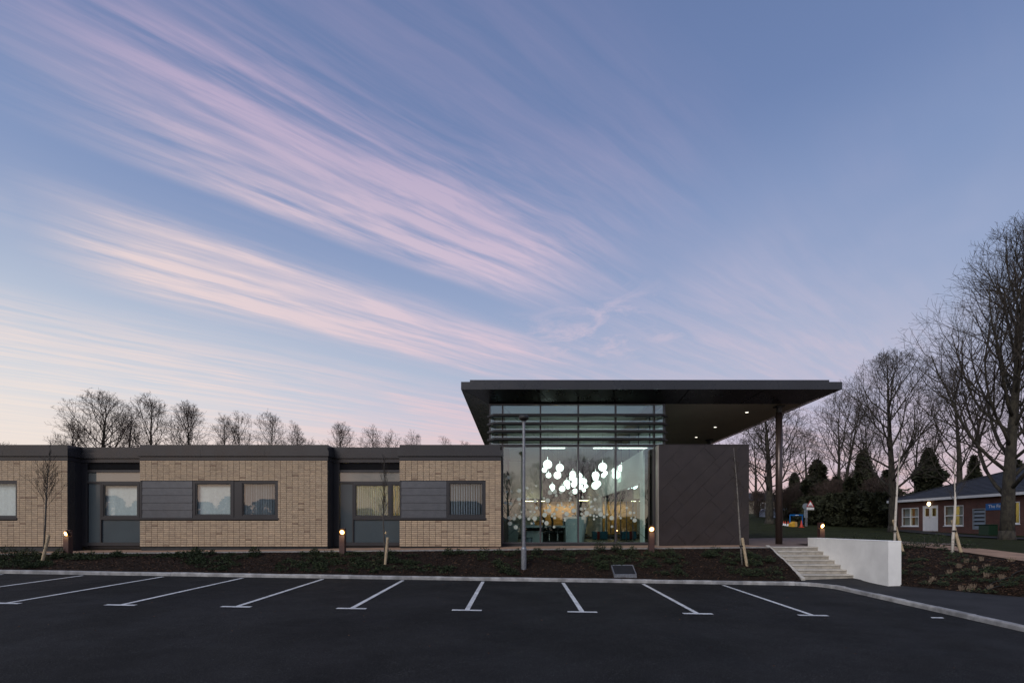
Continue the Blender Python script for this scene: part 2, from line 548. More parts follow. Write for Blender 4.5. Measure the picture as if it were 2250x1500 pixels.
M['stone_edge'] = mat('stone_riser', (0.33, 0.30, 0.26), 0.85, var=0.2, scale=5, bump=0.2, bscale=40, detail=8, bdist=0.005)
M['galv'] = mat('galvanised_steel', (0.22, 0.23, 0.255), 0.45, metal=0.6, var=0.18, scale=14, rvar=0.1)
M['bollard'] = mat('bollard_brown', (0.050, 0.024, 0.022), 0.55, var=0.12, scale=8)
M['stake'] = mat('stake_wood', (0.40, 0.31, 0.20), 0.85, var=0.25, scale=10, stretch=(6, 6, 1))
M['tie'] = mat('rubber_tie', (0.012, 0.012, 0.012), 0.8)
M['birch'] = mat('birch_bark', (0.58, 0.53, 0.47), 0.8, color2=(0.22, 0.17, 0.14), scale=6, stretch=(1, 1, 3.5), lo=0.30, hi=0.42)
M['sap_bark'] = mat('sapling_bark', (0.075, 0.066, 0.058), 0.85, var=0.3, scale=12)
M['grey_bark'] = mat('pale_bark', (0.17, 0.155, 0.14), 0.85, var=0.25, scale=9, stretch=(1, 1, 2))
M['tree_bark'] = mat('tree_bark', (0.050, 0.044, 0.032), 0.95, color2=(0.020, 0.017, 0.014), scale=7, bump=0.8, bscale=12, stretch=(1, 1, 0.5), bdist=0.04)
M['twig'] = mat('twig_bark', (0.038, 0.030, 0.024), 0.9, var=0.25, scale=2)
M['twig_far'] = mat('twig_far_bark', (0.060, 0.040, 0.032), 0.9, var=0.25, scale=1)
M['conifer'] = mat('conifer_green', (0.036, 0.040, 0.026), 0.85, spec=0.2, tint=[(0, (0.45, 0.45, 0.45)), (1, (1.5, 1.5, 1.3))])
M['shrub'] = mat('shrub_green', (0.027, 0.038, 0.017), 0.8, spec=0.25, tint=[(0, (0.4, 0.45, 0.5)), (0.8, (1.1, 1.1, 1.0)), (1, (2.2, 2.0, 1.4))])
M['straw'] = mat('straw_stems', (0.17, 0.125, 0.09), 0.9, var=0.3, scale=25)
M['red_brick'] = None
M['slate'] = mat('roof_tile', (0.035, 0.035, 0.038), 0.6, var=0.2, scale=4, tint=[(0, (0.75, 0.75, 0.78)), (1, (1.25, 1.22, 1.2))])
M['upvc'] = mat('white_upvc', (0.70, 0.71, 0.74), 0.4, var=0.03, scale=3)
M['sign_blue'] = mat('sign_blue', (0.0, 0.11, 0.36), 0.45)
M['sign_white'] = mat('sign_white', (0.75, 0.75, 0.75), 0.5)
M['sign_red'] = mat('sign_red', (0.35, 0.01, 0.015), 0.5)
M['sign_grey'] = mat('sign_grey', (0.22, 0.26, 0.30), 0.5, metal=0.3)
M['cone_red'] = mat('cone_red', (0.50, 0.045, 0.02), 0.6)
M['yellow'] = mat('grit_bin_yellow', (0.55, 0.30, 0.02), 0.55)
M['dark_green'] = mat('bin_green', (0.008, 0.035, 0.018), 0.5)
M['tarp'] = mat('pale_blue_cover', (0.20, 0.24, 0.32), 0.55, var=0.25, scale=0.5)
M['cream'] = mat('cream_wall', (0.33, 0.29, 0.22), 0.85, var=0.1, scale=1)
M['grey_blind'] = mat('grey_blind', (0.40, 0.37, 0.33), 0.9)


def red_brick_mat():
    m = bpy.data.materials.new('red_brick')
    m.use_nodes = True
    t = NT(m.node_tree)
    b = t.n['Principled BSDF']
    geo = t.new('ShaderNodeNewGeometry')
    sp = t.new('ShaderNodeSeparateXYZ'); t.l.new(geo.outputs['Position'], sp.inputs[0])
    br = t.new('ShaderNodeTexBrick')
    t.put(br.inputs['Vector'], t.comb(t.math('ADD', sp.outputs[1], sp.outputs[0]), sp.outputs[2]))
    t.put(br.inputs['Color1'], (0.14, 0.048, 0.035)); t.put(br.inputs['Color2'], (0.085, 0.036, 0.030)); t.put(br.inputs['Mortar'], (0.13, 0.10, 0.085))
    br.inputs['Scale'].default_value = 1.0
    br.inputs['Mortar Size'].default_value = 0.008
    br.inputs['Brick Width'].default_value = 0.225
    br.inputs['Row Height'].default_value = 0.075
    t.put(b.inputs['Base Color'], t.mix(t.ss(t.noise(geo.outputs['Position'], 1.2, 4), 0.3, 0.7), br.outputs[0], t.mix(0.6, br.outputs[0], (0.07, 0.03, 0.025))))
    b.inputs['Roughness'].default_value = 0.9
    return m


M['red_brick'] = red_brick_mat()

# ================================================================== THE SETTING
def tar_z(x, y):
    return -0.856 - 0.015 * x + 0.0197 * (y - 14.81)


def path_z(x):
    return 0.02 + 0.009 * min(x, 9.0)


def kerb_x(y):
    return interp(y, [(-60, 14), (4, 9.6), (9, 9.2), (14.25, 9.2), (14.6, 9.05), (14.85, 8.75), (14.93, 8.3)])


def foot_z(x, y):
    return tar_z(x, y) + 0.105 + 0.05 * max(0, x - kerb_x(y) - 0.13)


def mound(x, y, s=1.0):
    return mnoise.noise(Vector((x * 1.7, y * 1.7, 3.1))) * 0.05 * s + mnoise.noise(Vector((x * 6, y * 6, 1.7))) * 0.025 * s


def bed_z(x, y):
    t = min(1, max(0, (y - 15.07) / (17.0 - 15.07)))
    z0 = tar_z(x, 14.95) + 0.085
    z1 = path_z(x) - 0.03
    e = min(1, 6 * t, 8 * (1 - t) + 0.05)
    return z0 + (z1 - z0) * (t ** 0.85) + mound(x, y, e)


def bank_l(y):
    return interp(y, [(11.6, 11.95), (12.1, 11.66), (13.83, 10.72), (13.9, 10.80), (30, 10.80)])


def bank_r(y):
    return interp(y, [(11.6, 12.95), (12.9, 13.3), (16, 14.0), (19, 14.5)])


def bank_z(x, y):
    a, b = bank_l(y), bank_r(y)
    t = min(1, max(0, (x - a) / (b - a)))
    zl = interp(y, [(11.6, foot_z(11.9, 11.6) - 0.01), (13.8, foot_z(10.75, 13.8) - 0.005), (14.1, -0.70), (17.7, 0.10), (19.2, 0.14)])
    zr = interp(y, [(11.6, -0.34), (12.9, -0.12), (16, 0.03), (19.2, 0.12)])
    e = min(1, 8 * t + 0.1, 8 * (1 - t) + 0.1)
    return zl + (zr - zl) * (t ** 0.9) + mound(x, y, e)


HILL = [(18, 0.05), (26, 0.11), (38, 0.39), (50, 1.08), (70, 2.4), (100, 3.6), (220, 6), (400, 8)]
NEAR = [(-200, -3), (-60, -2.6), (0, -1.5), (8, -0.7), (11.6, -0.34), (12.9, -0.14), (16, 0.0), (18, 0.05)]


def lawn_z(x, y):
    z = interp(y, HILL) if y > 18 else interp(y, NEAR)
    if y > 18 and x < 5:
        z = 0.05 + (z - 0.05) * 0.6
    dip = (1 - smooth(x, 13.4, 14.6)) * (1 - smooth(y, 17.5, 19.2)) * 1.6
    dip = max(dip, (1 - smooth(x, 10.9, 12.2)) * (1 - smooth(y, 34.0, 35.5)) * 0.5)
    if x < 15 and y < 14:
        dip = max(dip, 1.6)
    lump = mnoise.noise(Vector((x * 0.12, y * 0.12, 0))) * 0.10 * smooth(y, 30, 45)
    return z - dip + lump


xs = [-400, -250, -150, -90, -60, -45, -35] + [-30 + 2 * i for i in range(20)] + [9.5 + 0.75 * i for i in range(20)] + [25 + 2 * i for i in range(16)] + [60, 75, 100, 150, 250, 400]
ys = [-300, -150, -80, -50, -30, -15, -6, 0, 4, 7] + [9 + 0.75 * i for i in range(24)] + [27.5 + 1.5 * i for i in range(30)] + [76, 84, 94, 108, 130, 170, 240, 400, 700]
MB().grid(xs, ys, lawn_z).build('ground', M['lawn'], smooth_=True, kind='structure', label='rough grass ground rising gently towards the trees')

# --- car park with its painted bay lines
g = MB()
ysc = [-60, -40, -25, -12, -4, 0, 3, 6, 8, 9, 10, 11, 12, 13, 13.7, 14.25, 14.45, 14.6, 14.75, 14.85, 14.935]
i0 = 0
for j, y in enumerate(ysc):
    xk = kerb_x(y) + 0.02
    row = [-60, -40, -30, -25, -20, -15, -10, -5, 0, 4] + [4 + (xk - 4) * (q + 1) / 5 for q in range(5)]
    for x in row:
        g.v.append((x, y, tar_z(x, y)))
n = 15
for j in range(len(ysc) - 1):
    for k in range(n - 1):
        q = j * n + k
        g.f.append((q, q + 1, q + n + 1, q + n))
carpark = g.build('car_park', M['tarmac'], origin=(0, 10, -0.95), kind='structure', label='smooth black tarmac car park with white bay lines')


def decal(pts, lift=0.004, zf=tar_z):
    return [(x, y, zf(x, y) + lift) for (x, y) in pts]


for k in range(-7, 4):
    x = -1.08 + 2.4 * k
    xb = -1.075 + 2.4 * k
    m = MB()
    m.face(decal([(x - 0.05, 10.28), (x + 0.05, 10.28), (xb + 0.05, 14.74), (xb - 0.05, 14.74)]))
    m.face(decal([(x - 0.31, 10.16), (x + 0.31, 10.16), (x + 0.31, 10.28), (x - 0.31, 10.28)]))
    m.build('bay_line', M['paint'], carpark)
MB().face(decal([(8.50, 10.12), (8.76, 10.12), (8.80, 10.22), (8.56, 10.22)])).build('bay_line', M['paint'], carpark)

# --- kerb, stone by stone
kerb = link('kerb', None, None, (0, 15, -0.9), kind='structure', label='grey concrete kerb of long stones round the car park')
KP = [(-24.3, 14.935), (8.3, 14.935), (8.75, 14.85), (9.05, 14.6), (9.2, 14.25), (9.2, 9), (9.6, 4), (10.1, -1)]
KH, KW = 0.105, 0.135


def kerb_point(s):
    for (a, b) in zip(KP, KP[1:]):
        L = math.dist(a, b)
        if s <= L:
            t = s / L
            d = ((b[0] - a[0]) / L, (b[1] - a[1]) / L)
            return (a[0] + (b[0] - a[0]) * t, a[1] + (b[1] - a[1]) * t), d
        s -= L
    return KP[-1], d


total = sum(math.dist(a, b) for a, b in zip(KP, KP[1:]))
s = 0.0
rk = random.Random(5)
while s < total - 1:
    step = 0.915
    if 32.0 < s < 34.3:
        step = 0.34
    e = min(s + step - 0.005, total)
    m = MB()
    wob = rk.uniform(-0.004, 0.004)
    rows = []
    for q in (s, e):
        (x, y), d = kerb_point(q)
        nx, ny = -d[1], d[0]                     # towards the bed
        z = tar_z(x, y)
        prof = [(0, -0.12), (0.0, KH - 0.028), (0.012, KH - 0.006), (0.03, KH), (KW, KH), (KW, -0.12)]
        rows.append([(x + nx * (u + wob), y + ny * (u + wob), z + w + wob) for (u, w) in prof])
    nn = len(rows[0])
    m.v = rows[0] + rows[1]
    for k in range(nn):
        k2 = (k + 1) % nn
        m.f.append((k, k2, nn + k2, nn + k))
    m.f += [tuple(range(nn)), tuple(range(2 * nn - 1, nn - 1, -1))]
    m.c = [rk.random()] * len(m.f)
    m.build('kerb_stone', M['kerb'], kerb)
    s += step

# --- footway beyond the right-hand kerb
m = MB()
ysf = [-1, 2, 5, 7, 9, 10, 11, 11.6, 12.1, 12.7, 13.3, 13.83, 13.9, 14.25, 14.6, 14.85, 15.0, 15.15, 15.34]
for y in ysf:
    x0 = kerb_x(y) + 0.11 if y < 14.9 else interp(y, [(14.9, 8.62), (15.06, 8.66), (15.34, 8.74)])
    x1 = interp(y, [(-1, 15), (9, 13.3), (11.6, 11.97), (12.1, 11.68), (13.83, 10.74), (13.9, 10.44), (16, 10.44)])
    for q in range(7):
        x = x0 + (x1 - x0) * q / 6
        m.v.append((x, y, foot_z(x, y)))
for j in range(len(ysf) - 1):
    for k in range(6):
        q = j * 7 + k
        m.f.append((q, q + 1, q + 8, q + 7))
m.build('footway', M['footway'], kind='structure', label='dark tarmac footway between the kerb and the white wall')

# --- planting beds
XB = [-24.3 + 0.22 * i for i in range(151)]
YB = [15.06 + 1.94 * i / 14 for i in range(15)]
XB = [x for x in XB if x < 8.62] + [8.70]
MB().grid(XB, YB, bed_z).build('planting_bed', M['bark_soil'], smooth_=True, kind='structure', label='sloping bark covered bed between car park and building')
m = MB()
YK = [11.6 + 0.2 * i for i in range(39)]
for y in YK:
    a, b = bank_l(y), bank_r(y)
    for q in range(19):
        x = a + (b - a) * q / 18
        m.v.append((x, y, bank_z(x, y)))
for j in range(len(YK) - 1):
    for k in range(18):
        q = j * 19 + k
        m.f.append((q, q + 1, q + 20, q + 19))
m.build('planting_bank', M['bark_soil'], smooth_=True, kind='structure', label='bark covered bank beside the white wall')

# --- paths
m = MB()
for j, x in enumerate([-24.5, -20, -15, -10, -5, 0, 3, 6, 8.72]):
    z = path_z(x)
    m.v += [(x, 17.06, z), (x, 19.9, z + 0.01)]
for j in range(8):
    m.f.append((2 * j, 2 * j + 2, 2 * j + 3, 2 * j + 1))
m.build('building_path', M['tan_path'], kind='structure', label='tan bound gravel path along the foot of the building')
ed = link('path_edging', None, None, (-8, 17.03, 0), kind='structure', label='thin concrete edging between path and bed')
x = -24.4
while x < 8.6:
    x1 = min(x + 0.91, 8.7)
    z0, z1 = path_z(x), path_z(x1)
    m = MB()
    m.v = [(x, 17.0, z0 - .12), (x1 - .004, 17.0, z1 - .12), (x1 - .004, 17.055, z1 - .12), (x, 17.055, z0 - .12),
           (x, 17.0, z0 + .012), (x1 - .004, 17.0, z1 + .012), (x1 - .004, 17.055, z1 + .012), (x, 17.055, z0 + .012)]
    m.f = [(0, 3, 2, 1), (4, 5, 6, 7), (0, 1, 5, 4), (1, 2, 6, 5), (2, 3, 7, 6), (3, 0, 4, 7)]
    m.build('edging_stone', M['edging'], ed)
    x += 0.91
MB().grid([8.72, 10, 10.8], [17.42, 19, 21, 24, 27.5], lambda x, y: 0.099).grid([5, 8.72], [19.9, 27.5], lambda x, y: 0.099).build(
    'forecourt', M['paving'], kind='structure', label='brown paved forecourt under the canopy')
MB().grid([10.8, 14, 18], [19.4, 22, 27.5], lambda x, y: max(lawn_z(x, y) + 0.02, 0.099 - 0.0 * x)).build(
    'forecourt_apron', M['paving'], kind='structure', label='brown paving beyond the white wall')
MB().grid([-8, 2, 8, 12, 16, 20, 23], [27.5, 29, 31, 33, 34.6], lambda x, y: 0.112 + 0.02 * smooth(x, 12, 23)).build(
    'access_road', M['footway'], kind='structure', label='dark access road behind the forecourt')
MB().grid([-8, 4, 12, 23], [34.6, 34.75], lambda x, y: 0.20).box(-8, 23, 34.6, 34.75, 0.0, 0.20).build(
    'road_kerb', M['edging'], kind='structure', label='low kerb along the far edge of the access road')
m = MB()
YP = [9.0, 10, 10.8, 11.6, 12.2, 12.9, 14, 15, 16, 17.5, 19]
for y in YP:
    x0 = interp(y, [(9, 13.32), (11.6, 11.99), (11.95, 12.3), (12.2, 13.1), (12.9, 13.32), (16, 14.02), (19, 14.52)])
    x1 = interp(y, [(9, 17), (11.6, 15.2), (12.9, 14.75), (16, 15.3), (19, 15.9)])
    za = interp(y, [(9, foot_z(13.3, 9)), (11.6, foot_z(12, 11.6)), (12.2, -0.30), (12.9, -0.11), (16, 0.045), (19, 0.13)])
    zb = interp(y, [(9, -0.5), (11.6, -0.26), (12.9, -0.08), (16, 0.06), (19, 0.14)])
    for q in range(4):
        m.v.append((x0 + (x1 - x0) * q / 3, y, za + (zb - za) * q / 3 + 0.006))
for j in range(len(YP) - 1):
    for k in range(3):
        q = j * 4 + k
        m.f.append((q, q + 1, q + 5, q + 4))
m.build('bank_path', M['tan_path'], kind='structure', label='tan gravel path climbing beside the bark bank')
m = MB()
pc = [(31.0, 40), (30.0, 37), (28.6, 33.5), (27.2, 30), (26.9, 26.5), (27.5, 22)]
for (x, y) in pc:
    for q in range(4):
        xx = x - 0.9 + 0.6 * q
        m.v.append((xx, y, lawn_z(xx, y) + 0.05))
for j in range(len(pc) - 1):
    for k in range(3):
        q = j * 4 + k
        m.f.append((q, q + 1, q + 5, q + 4))
m.build('house_path', M['footway'], kind='structure', label='grey path across the lawn to the brick house')

# ================================================================== THE BUILDING
YF = 18.62                       # face of the brick blocks
S = F_PX / YF
YR = 19.2                        # face of the recessed bays
YG = 19.4                        # face of the entrance glazing
bld = thing('health_centre', (0, YF, 0), 'low modern health centre of buff brick with glazed entrance hall under a dark flat canopy', 'building')
rb = random.Random(3)


def fx(px, d=YF):
    return PX(px, d)


def fz(py, d=YF):
    return PZ(py, d)


ZB0, ZB1 = 0.05, 3.30            # brick from and to
BW, BH = 0.225, (ZB1 - ZB0) / 43
HZ0, HZ1 = fz(1141), fz(1055)    # window strip
brick_meshes = []
for q in range(10):
    me = bpy.data.meshes.new('brick')
    bb = MB().cbox(-BW / 2 + 0.006, BW / 2 - 0.006, -0.020, 0.03, 0.0105, BH - 0.0105, 0.003)
    me.from_pydata(bb.v, [], bb.f)
    at = me.attributes.new('tint', 'FLOAT', 'FACE')
    tv = (0.02 if q == 0 else 0.12 + 0.09 * q)
    at.data.foreach_set('value', [tv] * len(bb.f))
    me.materials.append(M['brick'])
    brick_meshes.append(me)
n_single = [0]


def brick_block(x0, x1, hole, singles):
    """a wall of stack-bonded bricks with one long window opening (hx0, hx1)"""
    hx0, hx1 = hole
    w = MB()
    yb0, yb1 = YF + 0.0, YF + 0.30
    w.box(x0, x1, yb0, yb1, ZB0, HZ0)
    w.box(x0, x1, yb0, yb1, HZ1, ZB1)
    if hx0 > x0 + 0.02:
        w.box(x0, hx0, yb0, yb1, HZ0, HZ1)
    if hx1 < x1 - 0.02:
        w.box(hx1, x1, yb0, yb1, HZ0, HZ1)
    wall = w.build('brick_wall', M['mortar'], bld)
    rest = MB()
    ncol = int(round((x1 - x0) / BW))
    bw = (x1 - x0) / ncol
    for r in range(43):
        z = ZB0 + r * BH
        for c in range(ncol):
            a, b = x0 + c * bw, x0 + (c + 1) * bw
            if z + BH > HZ0 + 0.02 and z < HZ1 - 0.02:
                if a >= hx0 - 0.02 and b <= hx1 + 0.02:
                    continue
                if a < hx1 < b:
                    a = hx1
                if a < hx0 < b:
                    b = hx0
                if b - a < 0.04 or (hx0 - 0.01 < a < hx1 - 0.01):
                    continue
            t = rb.random()
            if singles and n_single[0] < 300 and b - a > bw * 0.9:
                n_single[0] += 1
                q = 0 if t < 0.025 else 1 + min(8, int((t ** 0.9) * 9))
                link('brick', brick_meshes[q], wall, ((a + b) / 2, YF, z))
            else:
                k = len(rest.f)
                rest.cbox(a + 0.006, b - 0.006, YF - 0.020, YF + 0.03, z + 0.0105, z + BH - 0.0105, 0.003)
                tv = 0.02 if t < 0.025 else 0.2 + 0.75 * rb.random()
                rest.c += [tv] * (len(rest.f) - k)
    rest.build('brickwork', M['brick'], wall, kind='stuff')
    return wall


XL1 = fx(149)
XM0, XM1 = fx(308), fx(720)
XR0, XR1 = fx(878), fx(1101)
brick_block(XR0, XR1, (XR0, fx(1067)), True)
brick_block(XM0, XM1, (XM0, fx(611)), False)
brick_block(-24.3, XL1, (fx(-120), fx(38)), False)

# plinths
for (a, b) in ((-24.3, XL1), (XM0, XM1), (XR0, XR1)):
    B_(a + 0.02, b - 0.02, YF + 0.03, YF + 0.3, -0.4, ZB0 - 0.002).build('plinth', M['plinth'], bld)
# dark side walls of the blocks, facing the recesses
for (xe, y1) in ((XL1, YR + 0.05), (XM1, YR + 0.05), (XR1, YG + 0.02)):
    B_(xe - 0.25, xe - 0.003, YF + 0.305, y1, -0.3, 3.30).build('side_wall', M['frame'], bld)
    B_(xe - 0.05, xe + 0.012, YF + 0.02, YF + 0.06, ZB0, 3.30).build('corner_trim', M['frame'], bld)
for xe in (XM0, XR0):
    B_(xe + 0.003, xe + 0.25, YF + 0.305, YR + 0.05, -0.3, 3.30).build('side_wall', M['frame'], bld)

# eaves: two stepped metal bands with a trim under them
ZE = [3.30, 3.445, 3.46, 3.685, 3.90]


def eaves(x0, x1, yf, name='eaves', left=True):
    o = B_(x0 - 0.0, x1 + 0.02, yf - 0.03, yf + 0.34, ZE[0] + 0.003, ZE[1]).build(name, M['fascia'], bld)
    B_(x0 + 0.02, x1, yf + 0.02, yf + 0.3, ZE[1], ZE[2] + 0.002).build('shadow_gap', M['black_metal'], o)
    L = x1 - x0
    n = max(1, int(round(L / 2.6)))
    for k in range(n):
        a, b = x0 - 0.07 + (L + 0.14) * k / n, x0 - 0.07 + (L + 0.14) * (k + 1) / n - 0.004
        B_(a, b, yf - 0.085, yf + 0.34, ZE[2] + 0.002, ZE[3]).build('fascia_panel', M['fascia'], o)
        a2, b2 = x0 + (L) * k / n, x0 + L * (k + 1) / n - 0.004
        B_(a2, b2, yf - 0.01, yf + 0.34, ZE[3] + 0.002, ZE[4]).build('fascia_panel', M['fascia'], o)
    return o


eaves(-24.3, XL1, YF)
eaves(XM0, XM1, YF)
eaves(XR0, XR1 - 0.03, YF)
eaves(XL1 - 0.3, XM0 + 0.3, YR)
eaves(XM1 - 0.3, XR0 + 0.3, YR)
for xe in (XL1, XM1):
    o = B_(xe - 0.34, xe + 0.02, YF + 0.345, YR - 0.02, ZE[0] + 0.003, ZE[1]).build('eaves', M['fascia'], bld)
    B_(xe - 0.34, xe + 0.066, YF + 0.345, YR - 0.09, ZE[2] + 0.002, ZE[3]).build('fascia_panel', M['fascia'], o)
    B_(xe - 0.34, xe - 0.004, YF + 0.345, YR - 0.02, ZE[3] + 0.002, ZE[4]).build('fascia_panel', M['fascia'], o)
for xe in (XM0, XR0):
    B_(xe - 0.0, xe + 0.34, YF + 0.345, YR - 0.02, ZE[0] + 0.003, ZE[4] - 0.003).build('eaves', M['fascia'], bld)
# roof, rear and partitions of the low wing
B_(-24.3, XR1 - 0.35, YR + 0.345, 24.9, 3.5, 3.84).build('roof', M['roof'], bld)
for (a, b) in ((-24.3, XL1 - 0.345), (XM0 + 0.345, XM1 - 0.345), (XR0 + 0.345, XR1 - 0.34)):
    B_(a, b, YF + 0.345, YR + 0.34, 3.5, 3.84).build('roof', M['roof'], bld)
B_(-24.3, XR1 - 0.002, 25.0, 25.25, -0.3, 3.88).build('rear_wall', M['cream'], bld)
B_(-24.3, XR1 - 0.3, YR + 0.21, 24.9, -0.3, 0.10).build('floor', M['floor_in'], bld)
for x in (-22.5, XL1 - 0.4, XM0 + 0.3, -10.72, XM1 - 0.4, XR0 + 0.3, XR1 - 0.06):
    B_(x, x + 0.05, YR + 0.15, 22.6, 0.10, 3.49).build('partition', M['cream'], bld)
B_(-24.2, XR1 - 0.07, 22.6, 22.7, 0.10, 3.49).build('partition', M['cream'], bld)


# --- windows
def ring(x0, x1, z0, z1, w, y0, y1, m=None):
    m = m or MB()
    m.box(x0, x0 + w, y0, y1, z0, z1).box(x1 - w, x1, y0, y1, z0, z1)
    m.box(x0 + w, x1 - w, y0, y1, z1 - w, z1).box(x0 + w, x1 - w, y0, y1, z0, z0 + w)
    return m


def blind(x0, x1, z0, z1, y, ang, parent, gap=0.085):
    m = MB()
    x = x0
    while x < x1:
        a = R(ang + rb.uniform(-4, 4))
        hw = 0.046
        dx, dy = hw * math.cos(a), hw * math.sin(a)
        m.v += [(x - dx, y - dy, z0), (x + dx, y + dy, z0), (x + dx, y + dy, z1), (x - dx, y - dy, z1)]
        i = len(m.v) - 4
        m.f.append((i, i + 1, i + 2, i + 3))
        x += gap
    m.box(x0 - 0.03, x1 + 0.03, y - 0.03, y + 0.03, z1, z1 + 0.05)
    m.build('blind', M['blind'], parent, recalc=False)


def window(x0, x1, z0, z1, y, w=0.055, ang=None, gap=0.085):
    f = ring(x0, x1, z0, z1, w, y, y + 0.09)
    o = f.build('window', M['frame'], bld)
    s2 = ring(x0 + w + 0.004, x1 - w - 0.004, z0 + w + 0.004, z1 - w - 0.004, 0.035, y + 0.02, y + 0.08)
    s2.build('sash', M['frame'], o)
    B_(x0 + w + 0.03, x1 - w - 0.03, y + 0.05, y + 0.056, z0 + w + 0.03, z1 - w - 0.03).build('pane', M['glass_win'], o)
    if ang is not None:
        blind(x0 + w, x1 - w, z0 + w, z1 - w - 0.02, y + 0.15, ang, o, gap)
    return o


ZW0, ZW1 = fz(1137), HZ1


def zinc_panels(x0, x1):
    o = B_(x0, x1, YF + 0.06, YF + 0.2, ZW0, ZW1).build('metal_infill', M['frame'], bld)
    h = (ZW1 - ZW0) / 5
    for k in range(5):
        m = MB()
        za, zb = ZW0 + k * h + 0.006, ZW0 + (k + 1) * h - 0.006
        m.prism([(YF + 0.055, za), (YF + 0.012, za), (YF + 0.022, zb), (YF + 0.055, zb)], 'x', x0 + 0.006, x1 - 0.006)
        m.build('metal_panel', M['zinc'], o)
    B_(x0 - 0.004, x0 + 0.05, YF + 0.005, YF + 0.056, ZW0, ZW1).build('edge_trim', M['frame'], o)


def sill(x0, x1):
    B_(x0, x1, YF - 0.05, YF + 0.25, HZ0 + 0.003, ZW0 - 0.002).build('sill', M['frame'], bld)


zinc_panels(XM0 + 0.004, fx(422))
window(fx(423), fx(513), ZW0, ZW1 - 0.004, YF + 0.01, 0.10, 14, 0.084)
B_(fx(513) + 0.002, fx(526), YF + 0.03, YF + 0.14, ZW0, ZW1 - 0.004).build('mullion', M['frame'], bld)
window(fx(526) + 0.002, fx(611) - 0.004, ZW0, ZW1 - 0.004, YF + 0.01, 0.09, 62, 0.094)
sill(XM0 - 0.01, fx(613))
zinc_panels(XR0 + 0.004, fx(981))
window(fx(981) + 0.004, fx(1067) - 0.004, ZW0, ZW1 - 0.004, YF + 0.01, 0.09, 58, 0.094)
sill(XR0 - 0.01, fx(1069))
window(fx(-50), fx(38) - 0.004, ZW0, ZW1 - 0.004, YF + 0.01, 0.05, 12, 0.084)
B_(fx(-50), fx(38) - 0.004, YF - 0.01, YF + 0.008, fz(1062), ZW1 - 0.004).build('window_head', M['frame'], bld)
sill(fx(-50), fx(39))


# --- recessed bays of frames, opaque panels and a window
def recess(xa, xb, pxw0, pxw1, second, ang):
    q = lambda px: PX(px, YR)
    z = lambda py: PZ(py, YR)
    o = B_(xa, xb, YR + 0.10, YR + 0.14, -0.05, 0.18).build('bay_frame', M['frame'], bld)
    xl = q(pxw0 - 30)
    B_(xa, xl, YR + 0.0, YR + 0.12, 0.02, ZE[0]).build('jamb', M['frame'], o)
    B_(xa, xb, YR - 0.012, YR + 0.1, 0.06, z(1191)).build('bottom_rail', M['frame'], o)
    B_(xl, xb, YR - 0.01, YR + 0.1, z(1061), z(1057)).build('transom', M['frame'], o)
    B_(xl, xb, YR - 0.01, YR + 0.1, z(1037), z(1032)).build('transom', M['frame'], o)
    B_(xl, xb, YR + 0.07, YR + 0.1, z(1032), ZE[0]).build('vent_back', M['black_metal'], o)
    k, zz_ = 0, z(1032) + 0.01
    while zz_ < ZE[0] - 0.03:
        MB().prism([(YR + 0.0, zz_), (YR + 0.06, zz_ + 0.035), (YR + 0.065, zz_ + 0.03), (YR + 0.006, zz_ - 0.005)], 'x', xl + 0.005, xb - 0.005).build('vent_slat', M['frame'], o)
        zz_ += 0.047
    # upper light
    B_(xl + 0.01, xb, YR + 0.045, YR + 0.052, z(1057) + 0.002, z(1037) - 0.002).build('pane', M['spandrel_up'], o)
    # narrow panel, lower panel
    xw0 = q(pxw0)
    B_(xl + 0.02, xw0 - 0.03, YR + 0.04, YR + 0.05, z(1191) + 0.002, z(1061) - 0.002).build('glass_panel', M['spandrel'], o)
    B_(xw0 - 0.03, xw0 + 0.015, YR - 0.015, YR + 0.1, z(1191), z(1061) - 0.002).build('mullion', M['frame'], o)
    B_(xw0 + 0.017, xb, YR + 0.04, YR + 0.05, z(1191) + 0.002, z(1141) - 0.002).build('glass_panel', M['spandrel'], o)
    B_(xw0 + 0.017, xb, YR - 0.012, YR + 0.1, z(1141), z(1137) - 0.002).build('transom', M['frame'], o)
    window(xw0 + 0.02, q(pxw1), z(1137), z(1061) - 0.003, YR - 0.01, 0.06, ang, 0.084)
    if second:
        window(q(pxw1) + 0.004, xb + 0.1, z(1137), z(1061) - 0.003, YR - 0.01, 0.05, 70, 0.11)
    else:
        B_(q(pxw1) + 0.004, xb + 0.05, YR + 0.0, YR + 0.1, z(1137), z(1061) - 0.003).build('jamb', M['frame'], o)
    # closing wall behind the opaque panels
    B_(xa, xb, YR + 0.16, YR + 0.2, -0.1, z(1141)).build('panel_backing', M['room_dark'], o)


M['spandrel_up'] = mat('toplight_panel', (0.125, 0.14, 0.14), 0.04, var=0.03, scale=1, spec=1.0, coat=1.0)
recess(XL1, XM0, 222, 306, False, 10)
recess(XM1, XR0, 776, 858, True, 62)
# the room behind the second bay has its lights on
lt = B_(-6.8, -5.6, 20.6, 20.9, 3.40, 3.43).build('ceiling_light', emis('room_light', (1.0, 0.80, 0.34), 38.0), bld)

